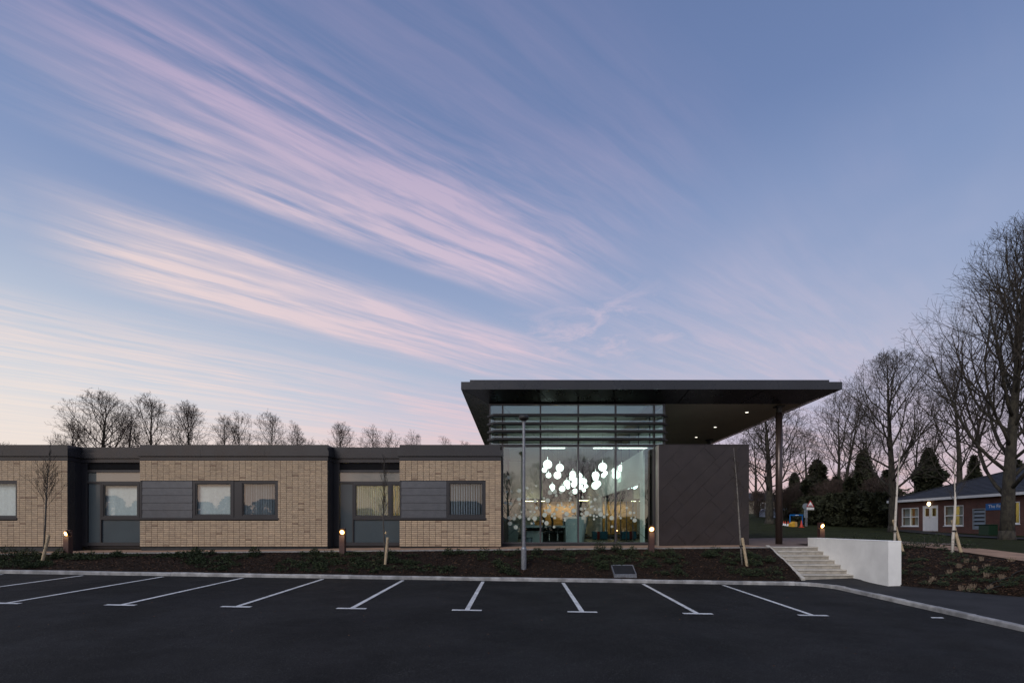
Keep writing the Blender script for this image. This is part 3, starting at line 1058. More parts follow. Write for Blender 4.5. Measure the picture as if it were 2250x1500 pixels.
# --- entrance hall: glazing
SG = F_PX / YG
gx = lambda px: PX(px, YG)
gz = lambda py: PZ(py, YG)
ZT, ZTOP, ZBOT = gz(979), gz(888), gz(1194)
low = [gx(p) for p in (1104.5, 1187.5, 1270.5, 1352.5, 1437)]
up = [gx(1076.5)] + low + [gx(1459)]
cw = B_(low[0] - 0.03, low[-1] + 0.03, YG - 0.06, YG + 0.16, -0.05, ZBOT).build('curtain_wall', M['plinth'], bld)
for i, x in enumerate(low):
    B_(x - 0.03, x + 0.03, YG - 0.07, YG + 0.12, ZBOT, ZT - 0.04).build('mullion', M['mullion'], cw)
for i, x in enumerate(up):
    B_(x - 0.028, x + 0.028, YG - 0.07, YG + 0.12, ZT + 0.04, ZTOP).build('mullion', M['mullion'], cw)
B_(up[0] - 0.028, up[-1] + 0.028, YG - 0.075, YG + 0.13, ZT - 0.04, ZT + 0.04).build('transom', M['mullion'], cw)
B_(low[0] - 0.028, low[-1] + 0.028, YG - 0.075, YG + 0.13, ZBOT + 0.001, ZBOT + 0.06).build('transom', M['mullion'], cw)
B_(up[0] - 0.028, up[-1] + 0.028, YG - 0.075, YG + 0.13, ZTOP - 0.04, ZTOP).build('transom', M['mullion'], cw)
for a, b in zip(low, low[1:]):
    B_(a + 0.031, b - 0.031, YG, YG + 0.008, ZBOT + 0.061, ZT - 0.041).build('pane', M['glass'], cw)
for a, b in zip(up, up[1:]):
    B_(a + 0.029, b - 0.029, YG, YG + 0.008, ZT + 0.041, ZTOP - 0.041).build('pane', M['glass'], cw)
# high side lights of the hall
for xs_, nm in ((up[0], 'left'), (up[-1], 'right')):
    for k in range(5):
        y0, y1 = YG + 0.13 + k * 2.0, YG + 0.13 + (k + 1) * 2.0
        B_(xs_ - 0.003, xs_ + 0.003, y0 + 0.03, y1 - 0.03, ZT + 0.041, ZTOP - 0.041).build('pane', M['glass'], cw)
        B_(xs_ - 0.028, xs_ + 0.028, y1 - 0.029, y1 + 0.029, ZT + 0.04, ZTOP).build('mullion', M['mullion'], cw)
    B_(xs_ - 0.028, xs_ + 0.028, YG + 0.131, 29.5, ZT - 0.04, ZT + 0.04).build('transom', M['mullion'], cw)
    B_(xs_ - 0.028, xs_ + 0.028, YG + 0.131, 29.5, ZTOP - 0.04, ZTOP).build('transom', M['mullion'], cw)
# dark filler between glazing and the corners
B_(XR1 + 0.001, low[0] - 0.031, YG - 0.05, YG + 0.2, -0.05, ZT - 0.045).build('jamb', M['frame'], cw)
# frosted dots stuck on the panes (zoom 5.77 of the area 1090,960)
DOTS = [(160, 510, 22), (293, 678, 27), (135, 693, 16), (195, 688, 15), (120, 832, 21), (185, 843, 23), (290, 785, 25), (298, 845, 14),
        (163, 1022, 23), (227, 1030, 24), (175, 1093, 28), (250, 1140, 27), (300, 1010, 24), (250, 985, 15), (322, 950, 12), (395, 645, 18),
        (400, 775, 16), (510, 615, 14), (445, 870, 10), (495, 805, 24), (515, 895, 20), (455, 700, 11), (437, 942, 15), (488, 948, 14), (415, 1035, 20),
        (490, 1030, 28), (452, 1092, 14), (605, 773, 16), (655, 802, 30), (655, 855, 11), (680, 875, 16), (652, 880, 9), (625, 928, 16),
        (673, 928, 28), (615, 985, 30), (592, 1063, 16), (640, 1088, 28), (735, 1137, 16), (685, 700, 30), (745, 690, 28), (762, 737, 18), (820, 700, 20),
        (785, 862, 20), (828, 832, 12), (832, 862, 16), (865, 885, 16), (770, 915, 20), (845, 942, 16), (895, 972, 28), (935, 883, 17), (968, 855, 20),
        (985, 930, 29), (738, 972, 19), (710, 998, 16), (745, 1020, 18), (708, 968, 9), (930, 802, 12), (942, 775, 15), (958, 688, 19), (930, 708, 13), (957, 732, 14),
        (868, 1025, 11), (873, 1052, 16), (1095, 757, 14), (1099, 775, 7), (1183, 757, 11), (1203, 820, 18), (1205, 880, 18), (1232, 872, 10), (1078, 908, 20),
        (1130, 905, 15), (1150, 962, 30), (1083, 972, 16), (1115, 1000, 17), (1102, 1022, 14), (1195, 985, 16), (1253, 915, 19), (1308, 917, 23), (1240, 997, 16),
        (1240, 1038, 14), (1277, 1005, 14), (1325, 977, 29), (1368, 1007, 20), (1410, 978, 15), (1465, 1022, 28), (1470, 1132, 16), (1255, 790, 20),
        (1657, 895, 16), (1580, 1025, 14), (1715, 1025, 13), (1700, 957, 20), (1750, 957, 15), (1757, 1052, 27), (1880, 1098, 14), (1560, 1000, 10), (1765, 1010, 9)]
for (zx, zy, zr) in DOTS:
    px, py, r = 1090 + zx / 5.77, 960 + zy / 5.77, zr / 5.77 / SG
    x, z = gx(px), gz(py)
    m = MB()
    m.prism([(x + r * math.cos(2 * math.pi * k / 14), z + r * math.sin(2 * math.pi * k / 14)) for k in range(14)], 'y', YG - 0.0045, YG - 0.002)
    m.build('dot_sticker', M['dot'], cw)

# sun-shading blades with brackets
for py in (910.5, 928.8, 946.2, 963.4):
    yb = YG - 0.42
    z = PZ(py, yb)
    x0, x1 = PX(1069, yb), PX(1472, yb)
    m = MB()
    prof = [(0.0, -0.020), (0.02, -0.052), (0.17, -0.062), (0.30, -0.02), (0.30, 0.0), (0.17, 0.048), (0.02, 0.045), (0.0, 0.018)]
    secs = [(x0, 0.30), (x0 + 0.28, 0.0), (x1 - 0.30, 0.0), (x1, 0.30)]
    rows = []
    for (x, sh) in secs:
        k = 1 - sh / 0.36
        rows.append([(x, yb + sh + u * k, z + w * (1 if sh == 0 else 0.6)) for (u, w) in prof])
    i = 0
    for rr in rows:
        m.v += rr
    nn = len(prof)
    for a in range(3):
        for k in range(nn):
            k2 = (k + 1) % nn
            m.f.append((a * nn + k, a * nn + k2, (a + 1) * nn + k2, (a + 1) * nn + k))
    m.f += [tuple(range(nn)), tuple(range(4 * nn - 1, 3 * nn - 1, -1))]
    lv = m.build('louvre_blade', M['louvre'], bld)
    for x in up[1:-1]:
        B_(x - 0.02, x + 0.02, yb + 0.28, YG - 0.071, z - 0.03, z + 0.03).build('bracket', M['black_metal'], lv)

# --- canopy
YC0, YC1 = 18.3, 38.6
sc_ = F_PX / YC0
CX0, CX1 = PX(1013, YC0), PX(1851, YC0)
CZ0, CZ1 = PZ(855, YC0), PZ(838.5, YC0)
IX0, IX1, IY0, IY1, IZ = gx(1075), gx(1763), YG, 37.6, gz(887.5)
can = B_(CX0 + 0.3, CX1 - 0.3, YC0 + 0.3, YC1 - 0.3, CZ1 - 0.1, PZ(833.5, YC0 + 0.25)).build('canopy', M['fascia'], bld)
nP = 6
for k in range(nP):
    a, b = CX0 + (CX1 - CX0) * k / nP, CX0 + (CX1 - CX0) * (k + 1) / nP - 0.004
    B_(a, b, YC0, YC0 + 0.05, CZ0, CZ1).build('fascia_panel', M['fascia'], can)
for (xa, xb) in ((CX0, CX0 + 0.05), (CX1 - 0.054, CX1 - 0.004)):
    for k in range(5):
        y0, y1 = YC0 + 0.052 + (YC1 - YC0 - 0.1) * k / 5, YC0 + 0.052 + (YC1 - YC0 - 0.1) * (k + 1) / 5 - 0.004
        B_(xa, xb, y0, y1, CZ0, CZ1).build('fascia_panel', M['fascia'], can)
B_(CX0, CX1 - 0.004, YC1 - 0.045, YC1, CZ0, CZ1).build('fascia_panel', M['fascia'], can)
B_(CX0 + 0.055, CX1 - 0.06, YC0 + 0.055, YC1 - 0.05, CZ1 - 0.04, CZ1 - 0.005).build('roof_deck', M['roof'], can)
o4 = [(CX0 + 0.02, YC0 + 0.02), (CX1 - 0.02, YC0 + 0.02), (CX1 - 0.02, YC1 - 0.02), (CX0 + 0.02, YC1 - 0.02)]
i4 = [(IX0, IY0), (IX1, IY0), (IX1, IY1), (IX0, IY1)]
for k in range(4):
    k2 = (k + 1) % 4
    n = 5 if k % 2 == 0 else 4
    for q in range(n):
        def L2(p, r, t):
            return (p[0] + (r[0] - p[0]) * t, p[1] + (r[1] - p[1]) * t)
        t0, t1 = q / n + 0.0012, (q + 1) / n - 0.0012
        a, b = L2(o4[k], o4[k2], t0), L2(o4[k], o4[k2], t1)
        c, d = L2(i4[k], i4[k2], t1), L2(i4[k], i4[k2], t0)
        m = MB()
        lo = [(*a, CZ0 + 0.006), (*b, CZ0 + 0.006), (*c, IZ + 0.004), (*d, IZ + 0.004)]
        m.v = lo + [(x, y, z + 0.03) for (x, y, z) in lo]
        m.f = [(0, 1, 2, 3), (7, 6, 5, 4), (0, 4, 5, 1), (1, 5, 6, 2), (2, 6, 7, 3), (3, 7, 4, 0)]
        m.build('edge_soffit_panel', M['fascia' if k % 2 else 'soffit_edge_shaded'], can)  # one metal all round: shade painted into front and rear, sides kept paler
B_(IX0, IX1, IY0 + 0.02, IY1, IZ + 0.012, IZ + 0.05).build('soffit', M['soffit'], can)
for (y, x) in ((20.8, 9.65), (23.9, 9.55), (26.6, 9.6), (29.1, 9.4)):
    dl = MB().lathe([(0.085, 0), (0.085, 0.03)], 16, (x, y, IZ + 0.0)).build('downlight', M['white_in'], can)
    MB().lathe([(0.06, 0), (0.06, 0.004)], 16, (x, y, IZ - 0.006)).build('lamp_lens', M['lamp_white'], dl)
    ld = bpy.data.lights.new('downlight_lamp', 'SPOT'); ld.energy = 34; ld.spot_size = R(100); ld.spot_blend = 0.7; ld.color = (1, 0.85, 0.62); ld.shadow_soft_size = 0.06
    lo_ = bpy.data.objects.new('downlight_lamp', ld); col.objects.link(lo_); lo_.parent = dl
    lo_.location = (0, 0, -0.03)
for (x, y) in ((PX(1711.5, 19.75), 19.75), (10.62, 27.4)):
    c = MB().lathe([(0.128, 0), (0.128, IZ - 0.10 - 0.26)], 28, (x, y, 0.10)).build('column', M['column'], bld, smooth_=True)
    for p in c.data.polygons:
        if abs(p.normal.z) > 0.5:
            p.use_smooth = False
    MB().lathe([(0.10, 0), (0.10, 0.22)], 20, (x, y, IZ - 0.26)).box(x - 0.16, x + 0.16, y - 0.16, y + 0.16, IZ - 0.045, IZ + 0.010).build('column_head', M['black_metal'], c)

# --- block clad in diagonal metal panels
ZX0, ZX1, ZY0, ZZ0, ZZ1 = 5.33, PX(1646, 18.7), 18.72, 0.085, PZ(977, 18.7)
blk = B_(ZX0, ZX1, ZY0, ZY0 + 0.2, ZZ0, ZZ1 - 0.01).build('clad_block', M['black_metal'], bld)
B_(ZX0 + 0.1, ZX1 - 0.1, ZY0 + 0.1, ZY0 + 0.2, -0.1, ZZ0 - 0.002).build('plinth', M['plinth'], blk)
B_(ZX0 + 0.002, ZX0 + 0.1, ZY0 + 0.201, YG + 0.3, ZZ0, ZZ1 - 0.01).build('side_wall', M['frame'], blk)
B_(ZX1 - 0.2, ZX1, ZY0 + 0.201, 27.0, ZZ0, ZZ1 - 0.01).build('side_wall', M['zinc_brown'], blk)
B_(ZX0, ZX1, 27.001, 27.2, ZZ0, ZZ1 - 0.01).build('rear_wall', M['zinc_brown'], blk)
B_(5.44, ZX1 - 0.2, ZY0 + 0.2, 27.0, ZZ1 - 0.2, ZZ1 - 0.03).build('roof', M['roof'], blk)
B_(ZX0 - 0.002, ZX1 + 0.02, ZY0 - 0.03, ZY0 + 0.19, ZZ1 - 0.009, ZZ1 + 0.02).build('coping', M['zinc_brown'], blk)
B_(ZX0 - 0.05, ZX0 - 0.002, ZY0 - 0.018, ZY0 + 0.24, ZZ0 - 0.02, ZZ1 - 0.01).build('edge_trim', M['lit_return'], blk)  # pale colour paints in the light falling on the block's left return


def clip(poly, a, b, c):
    """keep the part of the polygon where a*x+b*y<=c"""
    out = []
    for i in range(len(poly)):
        p, q = poly[i], poly[(i + 1) % len(poly)]
        dp, dq = a * p[0] + b * p[1] - c, a * q[0] + b * q[1] - c
        if dp <= 0:
            out.append(p)
        if dp * dq < 0:
            t = dp / (dp - dq)
            out.append((p[0] + (q[0] - p[0]) * t, p[1] + (q[1] - p[1]) * t))
    return out


rz = random.Random(21)
rect = [(ZX0 + 0.004, ZZ0), (ZX1 - 0.002, ZZ0), (ZX1 - 0.002, ZZ1 - 0.012), (ZX0 + 0.004, ZZ1 - 0.012)]
h = math.sqrt(0.5)
t = -2.35
widths = [0.62, 0.62, 0.36, 0.66, 0.60, 0.34, 0.64, 0.62]
wi = 0
joints = []
vmin = min(-h * x + h * z for (x, z) in rect); vmax = max(-h * x + h * z for (x, z) in rect)
v = vmin
while v < vmax:
    w = widths[wi % 8]; wi += 1
    strip = clip(clip(rect, h, -h, -v - 0.004), -h, h, v + w - 0.004)     # across: v = -h x + h z
    if len(strip) >= 3:
        us = [h * x + h * z for (x, z) in strip]
        u, ue = min(us), max(us)
        cuts = [u]
        c = u + rz.uniform(0.5, 1.6)
        while c < ue - 0.4:
            cuts.append(c)
            c += rz.uniform(1.2, 2.0)
        cuts.append(ue)
        for a, b in zip(cuts, cuts[1:]):
            sk = rz.choice((0, 0, 0, 0.35, -0.35))
            pl = clip(clip(strip, -h, -h, -a - 0.004), h, h, b - 0.004)
            if len(pl) < 3:
                continue
            th = 0.012 + rz.uniform(0, 0.010)
            m = MB()
            m.prism(pl, 'y', ZY0 - th, ZY0 - 0.002)
            tl = rz.uniform(-0.006, 0.006)
            cx = sum(p[0] for p in pl) / len(pl)
            m.v = [(x, y + (tl * (x - cx) if y < ZY0 - 0.005 else 0), z) for (x, y, z) in m.v]
            m.build('metal_panel', M['zinc_brown'], blk)
    v += w

# --- inside of the entrance hall
hall = B_(XR1 + 0.01, 8.5, YG + 0.2, 37.4, 0.0, 0.105).build('hall_interior', M['floor_in'], bld)
B_(-0.62, 5.12, YG + 0.17, 36.0, IZ - 0.03, IZ - 0.004).build('ceiling', M['ceiling'], hall)
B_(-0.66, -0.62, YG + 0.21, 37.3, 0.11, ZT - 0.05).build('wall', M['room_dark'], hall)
B_(up[0] + 0.03, -0.63, YG + 0.2, 29.0, ZT - 0.045, ZT - 0.03).build('ledge', M['white_in'], hall)
B_(5.0, 5.06, 19.75, 29.9, 2.60, ZT - 0.12).build('wall', M['white_in'], hall)
B_(5.0, 5.06, 19.75, 20.3, 0.11, 2.598).build('wall', M['white_in'], hall)
B_(5.07, 5.70, 19.75, 29.4, ZT - 0.08, ZT - 0.05).build('ledge', M['white_in'], hall)
for k in range(7):
    y = 20.34 + k * 1.3
    B_(5.005, 5.055, y, y + 0.05, 0.11, 2.595).build('partition_mullion', M['mullion'], hall)
    B_(5.026, 5.032, y + 0.055, y + 1.295, 0.15, 2.55).build('partition_pane', M['glass'], hall)
B_(5.0, 5.06, 20.3, 29.5, 2.55, 2.598).build('partition_mullion', M['mullion'], hall)
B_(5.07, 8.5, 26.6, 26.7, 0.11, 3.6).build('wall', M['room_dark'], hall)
B_(-0.7, 5.1, 36.0, 36.1, 2.80, IZ).build('wall', M['purple'], hall)
B_(-0.7, 1.75, 35.95, 35.99, 2.82, IZ - 0.05).build('wall', M['white_in'], hall)
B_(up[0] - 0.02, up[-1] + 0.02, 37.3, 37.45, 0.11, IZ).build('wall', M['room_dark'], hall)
for xs_ in (up[0], up[-1]):
    B_(xs_ - 0.05, xs_ + 0.05, 29.55, 37.29, ZT - 0.05, IZ).build('wall', M['white_in'], hall)
B_(-0.7, 5.1, 35.85, 35.94, 2.64, 2.81).build('bulkhead', M['room_dark'], hall)
B_(1.15, 5.0, 37.1, 37.2, 0.11, 2.9).build('wall', M['timber'], hall)
B_(-0.7, 1.14, 37.1, 37.2, 0.11, 2.9).build('wall', M['grey_desk'], hall)
B_(4.3, 5.0, 36.9, 37.0, 0.11, 2.9).build('wall', M['room_dark'], hall)
B_(-0.7, 5.1, 36.12, 37.1, 2.80, 2.86).build('ceiling', M['white_in'], hall)
B_(3.95, 4.10, 33.9, 34.0, 0.11, 2.8).build('post', M['white_in'], hall)
B_(4.99, 5.06, 29.92, 37.0, 0.11, ZT - 0.12).build('wall', M['white_in'], hall)
for (x, y) in ((3.2, 36.5), (3.9, 36.5), (2.3, 36.5)):
    MB().lathe([(0.10, 0), (0.10, 0.02)], 14, (x, y, 2.778)).build('spot_lamp', emis('spot_glow', (1.0, 0.72, 0.3), 12.0), hall)
    ld = bpy.data.lights.new('wall_washer', 'SPOT'); ld.energy = 55; ld.spot_size = R(100); ld.spot_blend = 0.6; ld.color = (1, 0.68, 0.32); ld.shadow_soft_size = 0.08
    lo_ = bpy.data.objects.new('wall_washer', ld); col.objects.link(lo_); lo_.location = (x, y, 2.76)
    lo_.rotation_euler = (R(24), 0, 0)
for (x, w, y) in ((0.45, 0.9, 35.5), (1.6, 0.3, 35.5), (4.2, 0.7, 34.6)):
    B_(x, x + w, y, y + 0.1, 2.62, 2.66).build('strip_light', emis('strip_glow', (1.0, 0.85, 0.5), 6.0), hall)
for (pa, pb) in ((1191, 1241), (1304, 1346), (1360, 1421)):
    B_(PX(pa, 19.9), PX(pb, 19.9), 19.80, 19.98, 3.962, 3.985).build('strip_light', emis('bar_glow', (0.95, 1.0, 0.90), 2.6), hall)
B_(low[0] + 0.05, 4.98, 19.70, 20.05, 3.987, 4.06).build('lighting_beam', M['white_in'], hall)
# crossed tie rods behind the glass
for (a, b) in (((1106, 893), (1418, 1182)), ((1113, 1180), (1418, 893))):
    p, q = P(*a, YG + 0.30), P(*b, YG + 0.30)
    if a[0] == 1113:
        p, q = P(*a, YG + 0.34), P(*b, YG + 0.34)
    MB().tube(p, q, 0.009, 0.009, 6).build('tie_rod', M['cable'], hall)
MB().tube(P(1318, 1065, YG + 0.5), P(1344, 1168, YG + 0.5), 0.008, 0.008, 6).build('tie_rod', M['cable'], hall)
B_(4.93, 4.99, 24.0, 24.5, 3.0, 3.22).build('exit_sign', emis('exit_sign', (0.75, 0.95, 0.8), 0.9), hall)

# ================================================================== THINGS IN THE HALL
GL = [(653, 345, 62), (613, 415, 37), (665, 482, 38), (808, 388, 55), (778, 482, 52), (712, 628, 38), (722, 662, 28), (838, 652, 43), (897, 585, 47),
      (912, 632, 28), (973, 468, 45), (962, 515, 42), (1010, 560, 50), (985, 600, 40), (1000, 685, 38), (1060, 490, 38), (1065, 545, 45),
      (1068, 628, 38), (1115, 560, 42), (1143, 618, 29), (1112, 668, 29), (1262, 482, 52), (1262, 520, 40), (1258, 612, 52), (1290, 590, 45),
      (1352, 378, 60), (1385, 455, 33), (1362, 485, 33), (1590, 392, 48), (1520, 480, 55), (1500, 425, 35), (1550, 440, 40)]
used_p = []
for (zx, zy, zr) in GL:
    px, py, rp = 1090 + zx / 5.77, 960 + zy / 5.77, zr / 5.77
    rr, sz = (0.215, 'large') if zr > 49 else ((0.185, 'medium') if zr >= 40 else (0.14, 'small'))
    d = F_PX * rr / rp
    for _ in range(40):                                   # keep lamps from running into one another
        c = P(px, py, d)
        if all((c - q).length > r2 + rr * d * rp / F_PX / rr + 0.04 for (q, r2) in used_p):
            break
        d += 0.12
    rr = rp * d / F_PX * 0.90
    used_p.append((c, rr))
    where = 'in the dense middle cluster' if 830 < zx < 1180 else ('in the group over the low desk' if zx < 830 else ('in the group by the white wall' if zx > 1400 else 'in the trio beside the tie rod'))
    t = thing('pendant_lamp', tuple(c - Vector((0, 0, rr))), f'{sz} glowing white globe pendant {where} of the glazed hall', 'pendant lamp', 'globe pendants ' + where)
    prof = [(rr * math.sin(a), -rr * math.cos(a)) for a in [0.05 + (math.pi - 0.17) * k / 15 for k in range(16)]]
    prof += [(rr * 0.05, rr * 1.12), (0.006, rr * 1.75)]
    MB().lathe(prof, 20, c).build('globe', M['globe'], t, smooth_=True)
    MB().tube(c + Vector((0, 0, rr * 1.70)), (c.x, c.y, IZ - 0.031), 0.004, 0.004, 4).build('cord', M['black_metal'], t)

FL = 0.106
d = 20.6
t = thing('reception_desk', (PX(1270, d), d, FL), 'pale grey reception counter with tapering front behind the glass', 'desk')
m = MB()
za, zb = FL, PZ(1134, d)
xt0, xt1, xb1 = PX(1247, d), PX(1295, d), PX(1284, d)
n = 14
rows = []
for (z, xe) in ((za, xb1), (zb, xt1)):
    rows.append([(xt0, d + 0.0), (xe - 0.25, d)] + [(xe - 0.25 + 0.25 * math.sin(a), d + 0.25 - 0.25 * math.cos(a)) for a in [math.pi / 2 * k / 6 for k in range(1, 7)]] +
                [(xe, d + 1.5), (xt0, d + 1.5)])
nn = len(rows[0])
m.v = [(x, y, za) for (x, y) in rows[0]] + [(x, y, zb) for (x, y) in rows[1]]
for k in range(nn):
    k2 = (k + 1) % nn
    m.f.append((k, k2, nn + k2, nn + k))
m.f += [tuple(range(nn)), tuple(range(2 * nn - 1, nn - 1, -1))]
m.build('counter', M['grey_desk'], t)
B_(PX(1243, d), xt0 - 0.003, d, d + 1.4, FL, zb - 0.02).build('end_panel', M['grey_desk'], t)
x0w = PX(1146, d)
B_(x0w, PX(1243, d) - 0.003, d + 0.25, d + 1.1, PZ(1158.5, d), PZ(1153.5, d)).build('worktop', M['grey_desk'], t)
B_(x0w, x0w + 0.06, d + 0.3, d + 1.1, FL, PZ(1158.5, d) - 0.002).build('leg_panel', M['grey_desk'], t)
B_(PX(1157, d), PX(1194, d), d + 0.55, d + 1.1, FL, PZ(1166, d)).build('drawer_unit', M['grey_desk'], t)
B_(x0w + 0.07, PX(1243, d) - 0.01, d + 1.05, d + 1.12, FL, PZ(1158.5, d) - 0.003).build('modesty_panel', M['room_dark'], t)
tw = PZ(1153.5, d)


def chair(px, lab):
    x, y = PX(px, 20.35), 20.35
    t = thing('office_chair', (x, y, FL), lab, 'chair', 'office chairs at the reception desk')
    m = MB()
    for k in range(5):
        a = 2 * math.pi * k / 5 + 0.3
        p = (x + 0.3 * math.cos(a), y + 0.3 * math.sin(a), FL + 0.06)
        m.tube((x, y, FL + 0.10), p, 0.028, 0.018, 6)
        m.lathe([(0.03, -0.055), (0.03, -0.01)], 8, p)
    m.build('base', M['black_metal'], t)
    MB().tube((x, y, FL + 0.08), (x, y, FL + 0.42), 0.03, 0.025, 8).build('gas_lift', M['chrome'], t)
    m = MB().cbox(x - 0.24, x + 0.24, y - 0.24, y + 0.24, FL + 0.42, FL + 0.52, 0.035)
    m.build('seat', M['black_fabric'], t)
    m = MB()
    secs = []
    for k in range(9):
        q = k / 8
        z = FL + 0.50 + q * 0.62
        hw = 0.23 * (1 - 0.55 * max(0, q - 0.45) ** 1.6 * 3.0)
        off = -0.26 + 0.10 * math.sin(q * 2.4) - 0.04 * q
        secs.append([(x + off, y - hw, z), (x + off - 0.06, y - hw * 0.9, z), (x + off - 0.075, y, z), (x + off - 0.06, y + hw * 0.9, z), (x + off, y + hw, z), (x + off + 0.015, y, z)])
    for sct in secs:
        m.v += sct
    for a in range(8):
        for k in range(6):
            k2 = (k + 1) % 6
            m.f.append((a * 6 + k, a * 6 + k2, a * 6 + 6 + k2, a * 6 + 6 + k))
    m.f += [tuple(range(6)), tuple(range(53, 47, -1))]
    m.build('backrest', M['black_fabric'], t, smooth_=True)
    m = MB()
    for s_ in (-1, 1):
        yy = y + s_ * 0.27
        m.tube((x, yy, FL + 0.46), (x, yy, FL + 0.68), 0.014, 0.014, 6).box(x - 0.12, x + 0.13, yy - 0.03, yy + 0.03, FL + 0.68, FL + 0.71)
    m.build('armrest', M['black_metal'], t)


chair(1207, 'black office chair beside the wastepaper bin, its back half hidden by a mullion')
chair(1225, 'black office chair in the gap next to the grey reception counter')
x, y = PX(1163.5, 20.45), 20.45
t = thing('wastepaper_bin', (x, y, FL), 'small grey round wastepaper bin under the reception worktop', 'bin')
MB().lathe([(0.10, 0), (0.125, 0.24), (0.115, 0.24), (0.09, 0.02)], 18, (x, y, FL)).build('bucket', M['sign_grey'], t)
MB().lathe([(0.129, 0.22), (0.131, 0.245), (0.12, 0.245)], 18, (x, y, FL)).build('rim', M['black_metal'], t)
x = PX(1240.5, 20.9)
t = thing('computer_monitor', (x, 20.9, tw), 'black computer monitor on the reception worktop', 'monitor')
m = MB().box(x - 0.10, x + 0.12, 20.85, 20.90, tw + 0.16, tw + 0.48).build('screen', M['black_metal'], t)
MB().box(x - 0.02, x + 0.02, 20.88, 20.93, tw, tw + 0.3).box(x - 0.09, x + 0.09, 20.84, 20.98, tw, tw + 0.012).build('stand', M['black_metal'], t)
x = PX(1261.5, 21.2)
t = thing('payment_terminal', (x, 21.2, zb), 'small dark box standing on top of the reception counter', 'terminal')
MB().prism([(21.1, zb), (21.3, zb), (21.3, zb + 0.10), (21.1, zb + 0.06)], 'x', x - 0.09, x + 0.09).build('casing', M['black_metal'], t)
B_(x - 0.07, x + 0.07, 21.13, 21.2, zb + 0.083, zb + 0.088).build('keypad', M['sign_grey'], t)
# white cabinet on the left
d = 22.6
t = thing('white_cabinet', (PX(1130, d), d, FL), 'white tapering side cabinet near the brick corner inside the hall', 'cabinet')
xa, xb_ = PX(1117, d), PX(1142, d)
m = MB().prism([(xa, FL), (xb_ - 0.10, FL), (xb_, PZ(1150, d)), (xa, PZ(1150, d))], 'y', d, d + 0.6).build('carcass', M['white_gloss'], t)
B_(xa + 0.02, xb_ - 0.14, d - 0.012, d - 0.002, FL + 0.06, PZ(1153, d)).build('door', M['white_gloss'], t)
# seats at the back
for (px, w, c, lab) in ((1306, 9, 'blue_fabric', 'teal blue upholstered cube seat next to the white post'), (1313.5, 5, 'red_fabric', 'narrow red upholstered cube seat between two blue ones'),
                        (1325, 17, 'blue_fabric', 'wide teal blue upholstered bench seat at the row end')):
    d = 26.0
    x = PX(px, d); hw = w / 2 * d / F_PX - 0.005
    t = thing('cube_seat', (x, d, FL), lab, 'seat', 'upholstered seats in the hall')
    MB().cbox(x - hw, x + hw, d - 0.25, d + 0.25, FL + 0.04, FL + 0.45, 0.025).build('cushion', M[c], t)
    B_(x - hw + 0.03, x + hw - 0.03, d - 0.2, d + 0.2, FL, FL + 0.04).build('base', M['black_metal'], t)


def bouquet(cx, cy, z0, zt, r, lab, leafm, seed, stand):
    rr = random.Random(seed)
    t = thing('flower_arrangement', (cx, cy, z0), lab, 'flowers')
    MB().lathe([(0.05, 0), (0.07, 0.05), (0.03, 0.16), (0.05, 0.24), (0.045, 0.24), (0.02, 0.15)], 14, (cx, cy, stand)).build('vase', M['black_metal'] if leafm == 'shrub' else M['chrome'], t)
    if stand > z0 + 0.05:
        MB().tube((cx, cy, z0), (cx, cy, stand), 0.02, 0.02, 8).box(cx - 0.13, cx + 0.13, cy - 0.13, cy + 0.13, stand - 0.02, stand - 0.001).box(
            cx - 0.12, cx + 0.12, cy - 0.12, cy + 0.12, z0, z0 + 0.02).build('plant_stand', M['black_metal'], t)
    m = MB(); s_ = MB()
    for k in range(46):
        a, b = rr.uniform(0, 2 * math.pi), rr.uniform(0.1, 1.3)
        L = rr.uniform(0.5, 1) * r
        e = Vector((cx + L * math.sin(b) * math.cos(a), cy + L * math.sin(b) * math.sin(a), stand + 0.22 + L * math.cos(b) * (zt - stand - 0.22) / r))
        o = Vector((cx, cy, stand + 0.2))
        s_.tube(o, e, 0.004, 0.003, 3)
        for q in range(4):
            c = o.lerp(e, 0.55 + 0.15 * q)
            u = Vector((rr.gauss(0, 1), rr.gauss(0, 1), rr.gauss(0, 1))).normalized()
            w_ = u.orthogonal().normalized()
            m.face([c, c + u * 0.06 + w_ * 0.022, c + u * 0.12, c + u * 0.06 - w_ * 0.022])
    m.c = [rr.random() for _ in m.f]
    m.build('leaves', M[leafm], t, recalc=False)
    s_.build('stems', M['shrub'], t)


M['lily'] = mat('pale_flower', (0.45, 0.50, 0.36), 0.7, tint=[(0, (0.5, 0.6, 0.5)), (1, (1.2, 1.2, 1.1))])
bouquet(PX(1172, 21.0), 21.0, tw, PZ(1128, 21.0), 0.32, 'spray of pale flowers in a vase on the low reception worktop', 'lily', 4, tw)
bouquet(PX(1283, 23.2), 23.2, FL, PZ(1102, 23.2), 0.34, 'dark green foliage arrangement on a tall thin stand behind the counter', 'shrub', 8, PZ(1124, 23.2))

